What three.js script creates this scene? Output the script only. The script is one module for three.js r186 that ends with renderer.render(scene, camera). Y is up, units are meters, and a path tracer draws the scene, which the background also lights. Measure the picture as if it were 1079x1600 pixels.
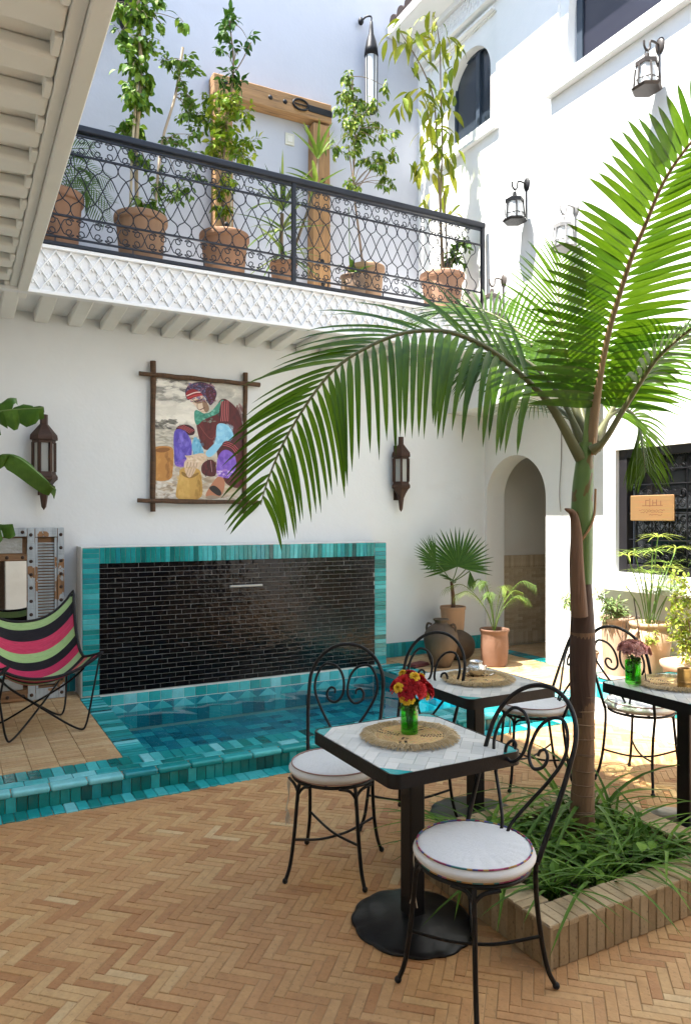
import * as THREE from 'three';
import { mergeGeometries, toCreasedNormals } from 'three/addons/utils/BufferGeometryUtils.js';
import { RoundedBoxGeometry } from 'three/addons/geometries/RoundedBoxGeometry.js';

// ------------------------------------------------------------------ camera, sky, sun, exposure
const scene = new THREE.Scene();
const camera = new THREE.PerspectiveCamera(69.65, 1079 / 1600, 0.1, 200);
camera.position.set(0, 1.65, 0);
camera.rotation.y = -28.5 * Math.PI / 180;
camera.setViewOffset(1079, 1600, 0, -10, 1079, 1600);      // a level camera with its lens shifted slightly
scene.add(camera);
const renderer = new THREE.WebGLRenderer({ antialias: true });
renderer.toneMapping = THREE.LinearToneMapping;
renderer.toneMappingExposure = 4.25;
renderer.shadowMap.enabled = true;
const SUN = new THREE.Vector3(-1, 2.14, -0.04).normalize();
const sun = new THREE.DirectionalLight(0xfffaf3, 5);
sun.position.copy(SUN).multiplyScalar(30).add(new THREE.Vector3(3, 0, -4));
sun.target.position.set(3, 0, -4);
sun.castShadow = true;
Object.assign(sun.shadow.camera, { left: -9, right: 9, top: 9, bottom: -9, near: 1, far: 60 });
sun.shadow.mapSize.set(4096, 4096);
scene.add(sun, sun.target);
{ // clear blue sky, paler towards the horizon
  const w = 64, h = 32, d = new Float32Array(w * h * 4);
  for (let j = 0; j < h; j++) for (let i = 0; i < w; i++) {
    const e = Math.max(0, Math.sin(((j + .5) / h - .5) * Math.PI)), k = Math.pow(1 - e, 2.2), o = (j * w + i) * 4;
    d[o] = .26 + .19 * k; d[o + 1] = .365 + .20 * k; d[o + 2] = .56 + .16 * k; d[o + 3] = 1;
  }
  const sky = new THREE.DataTexture(d, w, h, THREE.RGBAFormat, THREE.FloatType);
  sky.mapping = THREE.EquirectangularReflectionMapping; sky.magFilter = THREE.LinearFilter; sky.needsUpdate = true;
  scene.background = sky; scene.environment = sky;
}

// ------------------------------------------------------------------ helpers
let seed = 7;
const rnd = () => { seed = (seed + 0x6D2B79F5) | 0; let t = Math.imul(seed ^ seed >>> 15, 1 | seed); t = t + Math.imul(t ^ t >>> 7, 61 | t) ^ t; return ((t ^ t >>> 14) >>> 0) / 4294967296; };
const rr = (a, b) => a + (b - a) * rnd(), rs = s => (rnd() * 2 - 1) * s, PI = Math.PI;
const V = (x, y, z) => new THREE.Vector3(x, y, z), VA = a => V(a[0], a[1], a[2]);
const taken = {};
const numbered = n => { const k = taken[n] = (taken[n] ?? -1) + 1; return k ? `${n}_${String(k).padStart(3, '0')}` : n; };
function tag(o, label, category, group, kind) {
  if (label) o.userData.label = label; if (category) o.userData.category = category;
  if (group) o.userData.group = group; if (kind) o.userData.kind = kind; return o;
}
function thing(name, label, category, p = [0, 0, 0], turn = 0, group) {
  const o = new THREE.Group(); o.name = numbered(name); o.position.set(...p); o.rotation.y = turn; scene.add(o);
  return tag(o, label, category, group);
}
function obj(name, g, m, parent) {                       // one named mesh; parts keep plain names
  const o = new THREE.Mesh(Array.isArray(g) ? merge(g) : g, m);
  o.castShadow = o.receiveShadow = true;
  o.name = parent ? name : numbered(name); (parent || scene).add(o); return o;
}
const struct = (name, g, m) => tag(obj(name, g, m), null, null, null, 'structure');
function copyOf(src, name, label, p, turn = 0) {
  const c = src.clone(); c.name = numbered(name); c.position.set(...p); c.rotation.y = turn;
  c.userData = { ...src.userData, label }; scene.add(c); return c;
}
function plain(g) {
  if (g.index) g = g.toNonIndexed();
  for (const k of Object.keys(g.attributes)) if (!['position', 'normal', 'uv', 'color'].includes(k)) g.deleteAttribute(k);
  if (!g.attributes.normal) g.computeVertexNormals();
  if (!g.attributes.uv) boxUV(g);
  g.morphAttributes = {};
  return g;
}
const merge = l => l.length === 1 ? l[0] : mergeGeometries(l.map(plain), false);
function boxUV(g, s = 1, ou = 0, ov = 0) {               // uv in metres from the main direction of each face
  if (g.index) g = g.toNonIndexed();
  if (!g.attributes.normal) g.computeVertexNormals();
  const p = g.attributes.position, n = g.attributes.normal, uv = new Float32Array(p.count * 2);
  for (let i = 0; i < p.count; i++) {
    const t = i - i % 3;
    const ax = Math.abs(n.getX(t)), ay = Math.abs(n.getY(t)), az = Math.abs(n.getZ(t));
    const x = p.getX(i), y = p.getY(i), z = p.getZ(i);
    const [u, v] = ax >= ay && ax >= az ? [z, y] : ay >= az ? [x, z] : [x, y];
    uv[2 * i] = u * s + ou; uv[2 * i + 1] = v * s + ov;
  }
  g.setAttribute('uv', new THREE.BufferAttribute(uv, 2)); return g;
}
const box = (x0, y0, z0, x1, y1, z1, r = 0) => {
  const w = x1 - x0, h = y1 - y0, d = z1 - z0;
  const g = r ? new RoundedBoxGeometry(w, h, d, 2, r) : new THREE.BoxGeometry(w, h, d);
  g.translate((x0 + x1) / 2, (y0 + y1) / 2, (z0 + z1) / 2); return boxUV(g);
};
const lathe = (prof, seg = 40) => new THREE.LatheGeometry(prof.map(p => new THREE.Vector2(p[0], p[1])), seg);
function sweep(points, rad, sides = 6, n = 0, smooth = true) {   // a round bar along a curve, its radius may taper
  const pts = points.map(p => p.isVector3 ? p : VA(p));
  let P = pts;
  if (smooth && pts.length > 2) { const c = new THREE.CatmullRomCurve3(pts, false, 'centripetal'); n = n || pts.length * 4; P = []; for (let i = 0; i <= n; i++) P.push(c.getPoint(i / n)); }
  const m = P.length, pos = [], nor = [], uv = [], idx = [];
  let N = null, len = 0;
  for (let i = 0; i < m; i++) {
    const T = P[Math.min(i + 1, m - 1)].clone().sub(P[Math.max(i - 1, 0)]).normalize();
    if (!N) N = Math.abs(T.y) < .9 ? V(0, 1, 0) : V(1, 0, 0);
    N = N.clone().sub(T.clone().multiplyScalar(N.dot(T))).normalize();
    const B = T.clone().cross(N), r = typeof rad === 'function' ? rad(i / (m - 1)) : rad;
    if (i) len += P[i].distanceTo(P[i - 1]);
    for (let k = 0; k <= sides; k++) {
      const a = k / sides * 2 * PI, d = N.clone().multiplyScalar(Math.cos(a)).addScaledVector(B, Math.sin(a));
      pos.push(P[i].x + d.x * r, P[i].y + d.y * r, P[i].z + d.z * r); nor.push(d.x, d.y, d.z); uv.push(k / sides * 6.28 * r, len);
    }
  }
  const w = sides + 1;
  for (let i = 0; i < m - 1; i++) for (let k = 0; k < sides; k++) { const a = i * w + k, b = a + w; idx.push(a, a + 1, b, b, a + 1, b + 1); }
  for (const [e, f] of [[0, 1], [m - 1, 0]]) {           // end caps
    const c = pos.length / 3, s = e * w; pos.push(P[e].x, P[e].y, P[e].z);
    const T = P[Math.min(e + 1, m - 1)].clone().sub(P[Math.max(e - 1, 0)]).normalize().multiplyScalar(f ? -1 : 1); nor.push(T.x, T.y, T.z); uv.push(0, 0);
    for (let k = 0; k < sides; k++) { const q = pos.length / 3; for (const j of [s + k, s + k + 1]) { pos.push(pos[3 * j], pos[3 * j + 1], pos[3 * j + 2]); nor.push(T.x, T.y, T.z); uv.push(0, 0); } f ? idx.push(c, q + 1, q) : idx.push(c, q, q + 1); }
  }
  const g = new THREE.BufferGeometry();
  g.setAttribute('position', new THREE.Float32BufferAttribute(pos, 3)); g.setAttribute('normal', new THREE.Float32BufferAttribute(nor, 3));
  g.setAttribute('uv', new THREE.Float32BufferAttribute(uv, 2)); g.setIndex(idx); return plain(g);
}
const bar = (a, b, r, sides = 6) => sweep([a, b], r, sides, 0, false);
function extrude(shape, depth, bevel = 0, seg = 12) {
  return boxUV(new THREE.ExtrudeGeometry(shape, { depth, bevelEnabled: bevel > 0, bevelSize: bevel, bevelThickness: bevel, bevelSegments: 2, curveSegments: seg }));
}
const poly = (pts, holes = []) => { const s = new THREE.Shape(pts.map(p => new THREE.Vector2(...p))); for (const h of holes) s.holes.push(h.getPoints ? h : new THREE.Path(h.map(p => new THREE.Vector2(...p)))); return s; };
const xf = (g, p = [0, 0, 0], r = [0, 0, 0], s = 1) => { g = g.clone(); g.applyMatrix4(new THREE.Matrix4().compose(VA(p), new THREE.Quaternion().setFromEuler(new THREE.Euler(...r)), V(s, s, s))); return g; };
// a piece: length x, height -h..0, width z, its top edge chamfered
function piece(L, H, W, c, ou, ov, wob = 0) {
  const a = L / 2, b = W / 2, q = () => rs(wob);
  const t = [[-a + c + q(), 0, -b + c + q()], [a - c + q(), 0, -b + c + q()], [a - c + q(), 0, b - c + q()], [-a + c + q(), 0, b - c + q()]];
  const m = [[-a, -c, -b], [a, -c, -b], [a, -c, b], [-a, -c, b]], l = m.map(p => [p[0], -H, p[2]]);
  const pos = [], quad = (A, B, C, D) => pos.push(...A, ...C, ...B, ...A, ...D, ...C);
  quad(t[0], t[1], t[2], t[3]);
  for (let i = 0; i < 4; i++) { const j = (i + 1) % 4; quad(m[i], m[j], t[j], t[i]); quad(l[i], l[j], m[j], m[i]); }
  const g = new THREE.BufferGeometry(); g.setAttribute('position', new THREE.Float32BufferAttribute(pos, 3)); g.computeVertexNormals();
  return boxUV(g, 1, ou, ov);
}
const camPos = camera.position.clone();
camera.updateMatrixWorld(); camera.updateProjectionMatrix();
const seen = p => { const q = p.clone().project(camera); return q.z < 1 && Math.abs(q.x) < 1.04 && Math.abs(q.y) < 1.04; };
// lays pieces {m: Matrix4, g: geometry number, c: material number}: the nearest `most` in view as parts, the rest as one part
function pieces(name, parent, items, geos, mats, most = 300, restName) {
  const pos = V(0, 0, 0); parent.updateMatrixWorld(true);
  for (const it of items) { pos.setFromMatrixPosition(it.m).applyMatrix4(parent.matrixWorld); it.d = pos.distanceTo(camPos) + (seen(pos) ? 0 : 100); }
  items.sort((a, b) => a.d - b.d);
  const rest = mats.map(() => []);
  items.forEach((it, i) => {
    if (i < most && it.d < 100 || items.length <= most) { const o = obj(name, geos[it.g], mats[it.c], parent); o.applyMatrix4(it.m); }
    else rest[it.c].push(plain(geos[it.g].clone()).applyMatrix4(it.m));
  });
  const used = rest.map((l, i) => [l, mats[i]]).filter(e => e[0].length);
  if (used.length) {
    const o = obj(restName || name + '_field', mergeGeometries(used.map(e => mergeGeometries(e[0], false)), true), used.map(e => e[1]), parent);
    o.userData.kind = 'stuff';
  }
}
const place = (x, y, z, ry = 0, rx = 0, rz = 0) => new THREE.Matrix4().compose(V(x, y, z), new THREE.Quaternion().setFromEuler(new THREE.Euler(rx, ry, rz, 'YXZ')), V(1, 1, 1));
// a piece standing upright on a wall that faces +z, its length vertical
const stand = (x, y, z, j = 0) => place(x, y, z, 0, PI / 2 + rs(j), rs(j * .5)).multiply(place(0, 0, 0, PI / 2));
const pick = n => Math.floor(rnd() * n);

// ------------------------------------------------------------------ textures
const hash = (x, y, s) => { let h = Math.imul(x, 374761393) ^ Math.imul(y, 668265263) ^ Math.imul(s, 2147483647 - 58); h = Math.imul(h ^ h >>> 13, 1274126177); return ((h ^ h >>> 16) >>> 0) / 4294967296; };
function vn(u, v, px, py, s) {                            // periodic value noise
  u *= px; v *= py; const x = Math.floor(u), y = Math.floor(v), f = u - x, g = v - y, a = f * f * (3 - 2 * f), b = g * g * (3 - 2 * g);
  const w = (i, n) => ((i % n) + n) % n, x0 = w(x, px), x1 = w(x + 1, px), y0 = w(y, py), y1 = w(y + 1, py);
  const p = hash(x0, y0, s), q = hash(x1, y0, s), r = hash(x0, y1, s), t = hash(x1, y1, s);
  return (p + (q - p) * a) * (1 - b) + (r + (t - r) * a) * b;
}
function fbm(u, v, px, py, o, s) { let t = 0, a = .5, n = 0; for (let i = 0; i < o; i++) { t += a * vn(u, v, px, py, s + i); n += a; a *= .55; px *= 2; py *= 2; } return t / n; }
function tex(size, fn, srgb = false, rep = 1) {
  const d = new Uint8Array(size * size * 4);
  for (let j = 0; j < size; j++) for (let i = 0; i < size; i++) {
    const c = fn(i / size, j / size), o = (j * size + i) * 4, a = Array.isArray(c) ? c : [c, c, c];
    for (let k = 0; k < 3; k++) d[o + k] = Math.max(0, Math.min(255, a[k] * 255)); d[o + 3] = 255;
  }
  const t = new THREE.DataTexture(d, size, size); t.wrapS = t.wrapT = THREE.RepeatWrapping; t.magFilter = THREE.LinearFilter; t.minFilter = THREE.LinearMipmapLinearFilter;
  t.generateMipmaps = true; if (srgb) t.colorSpace = THREE.SRGBColorSpace; t.repeat.set(rep, rep); t.needsUpdate = true; return t;
}
const canvasTex = c => { const t = new THREE.CanvasTexture(c); t.colorSpace = THREE.SRGBColorSpace; return t; };
const T = {
  plaster: tex(512, (u, v) => .55 * fbm(u, v, 5, 5, 5, 1) + .15 * fbm(u, v, 23, 17, 3, 8) + .15 * fbm(u, v, 90, 90, 2, 9), false, .5),
  plasterC: tex(512, (u, v) => { const a = fbm(u, v, 3, 3, 5, 11), b = fbm(u, v, 24, 24, 3, 12); const c = fbm(u, v, 2, 5, 4, 14), k = .90 + .07 * a + .03 * b - (c > .6 ? (c - .6) * .35 : 0); return [k, k - (c > .6 ? (c - .6) * .05 : 0), k - .012 - (c > .6 ? (c - .6) * .12 : 0)]; }, false, .4),
  brick: tex(512, (u, v) => { const a = fbm(u, v, 7, 7, 5, 21), b = fbm(u, v, 60, 30, 3, 22), p = fbm(u, v, 45, 45, 2, 25); const k = .66 + .36 * a + .16 * (b - .5) - (p > .72 ? (p - .72) * 1.6 : 0); return [k, k * (.955 + .07 * a), k * (.86 + .16 * a)]; }, false, 1.6),
  brickB: tex(512, (u, v) => { const p = fbm(u, v, 50, 50, 2, 31); return .5 * fbm(u, v, 10, 10, 4, 32) + .4 * fbm(u, v, 70, 70, 2, 33) - (p > .7 ? (p - .7) * 2 : 0); }, false, 1.6),
  glaze: tex(512, (u, v) => { const a = fbm(u, v, 9, 9, 4, 41), b = fbm(u, v, 60, 60, 3, 42); const k = .72 + .34 * a + .1 * (b - .5); return [k * (.82 + .3 * a), k, k * (.97 + .06 * b)]; }, false, 1.7),
  glazeB: tex(256, (u, v) => fbm(u, v, 8, 8, 4, 51), false, 2.2),
  wood: tex(512, (u, v) => { const g = fbm(u, v, 3, 46, 4, 61), f = fbm(u, v, 10, 160, 2, 62), c = fbm(u, v, 2, 22, 2, 64); const k = .5 + .5 * g + .22 * (f - .5) - (c > .66 ? (c - .66) * 2.2 : 0); return [k, k * .93, k * .84]; }, false, 1.2),
  woodB: tex(512, (u, v) => { const c = fbm(u, v, 2, 22, 2, 64); return .6 * fbm(u, v, 3, 46, 4, 61) + .3 * fbm(u, v, 10, 160, 2, 62) - (c > .66 ? (c - .66) * 2 : 0); }, false, 1.2),
  clay: tex(512, (u, v) => { const a = fbm(u, v, 4, 4, 5, 71), b = fbm(u, v, 40, 40, 3, 72), s = fbm(u, v, 6, 3, 4, 73); const k = .74 + .26 * a + .12 * (b - .5), w = Math.max(0, s - .58) * 1.1; return [k + w * .3, k * .97 + w * .5, k * .93 + w * .6]; }, false, 1.4),
  rust: tex(256, (u, v) => { const a = fbm(u, v, 8, 8, 4, 81); return [.6 + .5 * a, .58 + .36 * a, .56 + .25 * a]; }, false, 3),
  iron: tex(256, (u, v) => fbm(u, v, 30, 30, 3, 91), false, 6),
  cloth: tex(256, (u, v) => { const a = Math.sin(u * 2 * PI * 64), b = Math.sin(v * 2 * PI * 64); return .5 + .2 * a * b + .5 * (fbm(u, v, 5, 5, 3, 95) - .5); }, false, 5),
  bark: tex(512, (u, v) => { const a = fbm(u, v, 30, 3, 4, 101), b = fbm(u, v, 6, 6, 4, 102), f = fbm(u, v, 120, 8, 2, 103); const k = .55 + .4 * a + .2 * (f - .5); return [k * (.9 + .2 * b), k * (.86 + .2 * b), k * (.76 + .3 * b)]; }, false, 1),
  barkB: tex(512, (u, v) => .6 * fbm(u, v, 30, 3, 4, 101) + .4 * fbm(u, v, 120, 8, 2, 103)),
  leaf: tex(256, (u, v) => { const a = fbm(u, v, 6, 6, 4, 111), b = fbm(u, v, 60, 3, 2, 112); const k = .7 + .34 * a + .14 * (b - .5); return [k * (.9 + .2 * a), k, k * .9]; }),
  leafB: tex(256, (u, v) => fbm(u, v, 70, 3, 2, 113)),
  peel: tex(512, (u, v) => { const a = fbm(u, v, 5, 5, 6, 121), b = fbm(u, v, 40, 6, 3, 122); if (a + .18 * b > .68) return [.44 + .2 * b, .33 + .14 * b, .22 + .1 * b]; const k = .9 + .25 * b; return [.63 * k, .655 * k, .67 * k]; }, true, 1.3),
  shaft: tex(512, (u, v) => { const a = fbm(u, v, 6, 4, 5, 151), b = fbm(u, v, 40, 3, 3, 152), s = fbm(u, v, 14, 12, 3, 153); const k = .7 + .4 * a + .2 * (b - .5); return s > .64 ? [.9, .42, .35] : [k * (.85 + .5 * (a - .4)), k, k * .9]; }),
  burl: tex(256, (u, v) => { const a = fbm(u, v, 8, 30, 4, 131); return [.7 + .4 * a, .65 + .4 * a, .5 + .5 * a]; }, false, 2),
};
const M = (color, rough, o = {}) => new THREE.MeshStandardMaterial({ color: new THREE.Color().setRGB(...color), roughness: rough, ...o });
const MP = (color, rough, o = {}) => new THREE.MeshPhysicalMaterial({ color: new THREE.Color().setRGB(...color), roughness: rough, ...o });
const plasterM = c => M(c, .88, { map: T.plasterC, bumpMap: T.plaster, bumpScale: .005 });
const mat = {
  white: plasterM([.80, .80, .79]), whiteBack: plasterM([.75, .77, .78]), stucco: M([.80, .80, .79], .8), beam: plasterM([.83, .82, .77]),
  iron: MP([.006, .006, .0075], .45, { specularIntensity: .55, bumpMap: T.iron, bumpScale: .0006 }), ironBlue: MP([.012, .015, .023], .42, { specularIntensity: .6, bumpMap: T.iron, bumpScale: .0006 }),
  rust: M([.062, .033, .022], .55, { map: T.rust, metalness: .35 }), grout: M([.30, .25, .18], .95), groutTeal: M([.30, .40, .38], .9),
  tile: M([.38, .245, .125], .95), frost: MP([.82, .84, .84], .55, { transmission: .5, thickness: 0 }), pane: MP([.05, .06, .07], .06, {}),
  soil: M([.045, .03, .02], 1), black: M([.012, .012, .012], .35), darkGlass: M([.028, .038, .05], .08), blueWood: M([.03, .045, .065], .5),
};
const brickMats = [[.50, .262, .11], [.535, .292, .13], [.56, .32, .14], [.585, .345, .16], [.465, .232, .098], [.60, .375, .175], [.63, .41, .205], [.67, .475, .265]]
  .map(c => M(c, .62, { map: T.brick, bumpMap: T.brickB, bumpScale: .0022 }));
const paleMats = [[.56, .385, .205], [.52, .34, .175], [.60, .435, .25], [.49, .31, .155], [.55, .37, .205]].map(c => M(c, .66, { map: T.brick, bumpMap: T.brickB, bumpScale: .002 }));
const glaze = (c, r = .2) => M(c, r, { map: T.glaze, bumpMap: T.glazeB, bumpScale: .003 });
const tealMats = [[.008, .23, .22], [.012, .30, .31], [.03, .40, .42], [.004, .15, .145], [.08, .50, .53], [.010, .27, .31], [.22, .63, .68], [.004, .085, .085]].map(c => glaze(c, .18));
const niceTeal = () => { const r = rnd(); return r < .2 ? 0 : r < .42 ? 1 : r < .62 ? 2 : r < .72 ? 3 : r < .82 ? 4 : r < .92 ? 5 : r < .97 ? 6 : 7; };
const blackMats = [[.004, .004, .006], [.006, .005, .006], [.003, .003, .004]].map(c => MP(c, .09, { specularIntensity: .45, bumpMap: T.glazeB, bumpScale: .004 }));
const poolMats = [[.006, .20, .27], [.01, .28, .35], [.02, .36, .42], [.004, .13, .19], [.04, .44, .49], [.008, .23, .33]].map(c => glaze(c, .2));
// ------------------------------------------------------------------ leaves
// a blade along +z with its face up, folded along the midrib, its tip drooping
function leafG(L, W, droop = .3, fold = .25, n = 4, prof = s => Math.pow(Math.sin(PI * Math.pow(s, .8)), .9)) {
  const pos = [], uv = [], nor = [];
  const P = (s, k) => { const w = W / 2 * (s >= 1 ? 0 : s <= 0 ? .06 : prof(s)); return [k * w, -droop * L * s * s + Math.abs(k) * w * fold, L * s * (1 - .25 * droop * s)]; };
  for (let j = 0; j < n; j++) for (const k of [-1, 0]) {
    const s0 = j / n, s1 = (j + 1) / n, a = P(s0, k), b = P(s0, k + 1), c = P(s1, k), d = P(s1, k + 1);
    const q = j === n - 1 ? [a, b, P(1, 0)] : [a, b, d, a, d, c];
    for (const v of q.slice(0, 3)) pos.push(...v); if (q.length > 3) for (const v of q.slice(3)) pos.push(...v);
  }
  // faces look up
  for (let i = 0; i < pos.length; i += 9) { const t = pos.slice(i + 3, i + 6); for (let k = 0; k < 3; k++) { pos[i + 3 + k] = pos[i + 6 + k]; pos[i + 6 + k] = t[k]; } }
  for (let i = 0; i < pos.length; i += 3) { uv.push(pos[i] / .1 * .5 + .5, pos[i + 2] / .2); }
  const g = new THREE.BufferGeometry(); g.setAttribute('position', new THREE.Float32BufferAttribute(pos, 3)); g.setAttribute('uv', new THREE.Float32BufferAttribute(uv, 2)); g.computeVertexNormals(); return g;
}
const leafMat = (c, tr = .38, rough = .55) => MP(c.map((v, i) => v * [1.35, 1.3, .9][i]), rough, { specularIntensity: .3, transmission: tr, thickness: 0, map: T.leaf, side: THREE.DoubleSide });
function basis(base, dir, up, s = 1) {
  const z = dir.clone().normalize(); let x = up.clone().cross(z); if (x.lengthSq() < 1e-6) x = V(1, 0, 0); x.normalize(); const y = z.clone().cross(x);
  return new THREE.Matrix4().makeBasis(x.multiplyScalar(s), y.multiplyScalar(s), z.multiplyScalar(s)).setPosition(base);
}
// ------------------------------------------------------------------ ground, lower floor of herringbone bricks
const flat = (pts, holes, y, h) => { const g = new THREE.ExtrudeGeometry(poly(pts.map(([x, z]) => [x, -z]), holes.map(q => q.map(([x, z]) => [x, -z]))), { depth: h, bevelEnabled: false }); g.rotateX(-PI / 2); g.translate(0, y, 0); return boxUV(g); };
const POOL = [[1.125, -6.65], [3.97, -6.65], [3.97, -4.775], [1.125, -4.775]];
struct('ground', flat([[-30, 30], [40, 30], [40, -30], [-30, -30]], [POOL], -.3, .1), M([.2, .15, .1], .95));
const floor = struct('floor', flat([[-3, 2.5], [6.5, 2.5], [6.5, -4.5], [-3, -4.5]], [], -.06, .0562), mat.tile);
{
  const L = .158, W = .0395, n = 4, gap = .0022, ang = 47 * PI / 180, ca = Math.cos(ang), sa = Math.sin(ang);
  const geos = [0, 1, 2, 3, 4, 5].map(i => piece(L - gap, .02, W - gap, .0022, i * .37, i * .21, .0012));
  const items = [];
  const add = (u, v, turn) => {
    const x = 1.6 + u * ca + v * sa, z = -2.6 - u * sa + v * ca;
    if (x < -.7 || x > 5.3 || z > .2 || z < -4.40) return;
    if (x > 1.95 && x < 3.1 && z < -2.06 && z > -2.9) return;
    items.push({ m: place(x, rs(.0014) - .001 - (rnd() < .03 ? .0006 : 0), z, ang + (turn ? PI / 2 : 0) + rs(.012), rs(.010), rs(.006)), g: pick(6), c: Math.max(0, Math.min(7, Math.floor((fbm(x / 6 + .5, z / 6 + .5, 9, 9, 3, 300) - .5) * 9 + 2.9 + rs(1.9) + (rnd() < .06 ? 3 : 0)))) });
  };
  for (let y = -150; y < 150; y++) for (let x = -150; x < 150; x++) {
    const r = (((x - y) % (2 * n)) + 2 * n) % (2 * n);
    if (r === 0) add((x + n / 2) * W, (y + .5) * W, 0);
    if (r === 2 * n - 1) add((x + .5) * W, (y + n / 2) * W, 1);
  }
  pieces('brick', floor, items, geos, brickMats, 300, 'brick_field');
}
// ------------------------------------------------------------------ raised platform with its turquoise edge
const platform = struct('platform', flat([[-3, -4.508], [6.5, -4.508], [6.5, -7], [-3, -7]], [POOL], -.3, .412), mat.tile);
{
  const L = .16, W = .04, gap = .003, geos = [0, 1, 2, 3].map(i => piece(L - gap, .008, W - gap, .002, i * .31, i * .17, .001)), items = [];
  for (const [x0, x1] of [[-1.3, 1.0], [4.2, 5.58]]) for (let x = x0 + L / 2 + .001; x < x1 + L / 2 - .004; x += L) for (let z = -4.826 - W / 2; z > -6.86; z -= W) {
    const xx = Math.min(x, x1 - L / 2); items.push({ m: place(xx, .1195 + rs(.0012), z, rs(.01), rs(.01), rs(.005)), g: pick(4), c: pick(5) });
  }
  for (let x = 5.86; x < 7.6; x += L) for (let z = -5.9; z > -6.86; z -= W) items.push({ m: place(x, .1195, z), g: pick(4), c: pick(5) });
  pieces('brick', platform, items, geos, paleMats, 300, 'brick_field');
  const g1 = [0, 1, 2].map(i => piece(.1345, .012, .0615, .003, i * .4, i * .3, .002)), it = [];      // strip on the lower floor
  for (let x = -.6; x < 5.3; x += .0645) it.push({ m: place(x, .006, -4.437 + rs(.004), PI / 2 + rs(.02), rs(.02), rs(.02)), g: pick(3), c: niceTeal() });
  const g2 = [0, 1, 2].map(i => piece(.087, .012, .0545, .003, i * .4, i * .3, .0015)), it2 = [];     // riser
  for (let x = -.6; x < 5.3; x += .0575) it2.push({ m: stand(x, .047, -4.497, .02), g: pick(3), c: [0, 3, 0, 7, 5, 1, 3, 0, 2][pick(9)] });
  const g3 = [0, 1, 2].map(i => boxUV(new RoundedBoxGeometry(.203 - i * .02, .036, .088, 3, .016), 1, i * .3, .2)), it3 = [];   // rounded nosing
  for (let x = -.6; x < 5.3; x += .205) it3.push({ m: place(x, .105 + rs(.001), -4.53, rs(.006), 0, rs(.004)), g: 0, c: [4, 1, 6, 2, 1, 5][pick(6)] });
  const g4 = [0, 1, 2].map(i => piece(.16, .02, .0635, .003, i * .4, i * .3, .0015)), it4 = [];       // coping behind the nosing
  for (let x = -.6; x < 5.3; x += .0665) it4.push({ m: place(x, .123 + rs(.0012), -4.74, PI / 2 + rs(.015), rs(.02), rs(.012)), g: pick(3), c: niceTeal() });
  const g5 = [0, 1].map(i => piece(.13, .02, .0725, .003, i * .4, i * .3, .0015)), it5 = [];
  for (let x = -.6; x < 5.3; x += .133) it5.push({ m: place(x, .1225 + rs(.001), -4.615, rs(.01), rs(.012), rs(.012)), g: pick(2), c: [1, 2, 4, 1, 6, 0][pick(6)] });
  const g6 = [0, 1, 2].map(i => piece(.166, .02, .0465, .003, i * .4, i * .3, .002)), it6 = [];       // copings left and right of the pool
  for (let z = -4.85; z > -6.58; z -= .0485) it6.push({ m: place(1.085, .122 + rs(.001), z, rs(.02), rs(.02), rs(.02)), g: pick(3), c: niceTeal() });
  for (let z = -4.85; z > -6.58; z -= .0485) for (const x of [3.985, 4.13]) it6.push({ m: place(x, .122 + rs(.001), z, rs(.02), rs(.02), rs(.02)), g: pick(3), c: niceTeal() });
  for (let z = -5.86; z > -6.86; z -= .0485) it6.push({ m: place(5.68, .122, z, 0, 0, 0), g: pick(3), c: niceTeal() });
  for (const [i, g] of [[it, g1], [it2, g2], [it3, g3], [it4, g4], [it5, g5], [it6, g6]]) pieces('glazed_tile', platform, i, g, tealMats, 120, 'glazed_tile_field');
}
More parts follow.
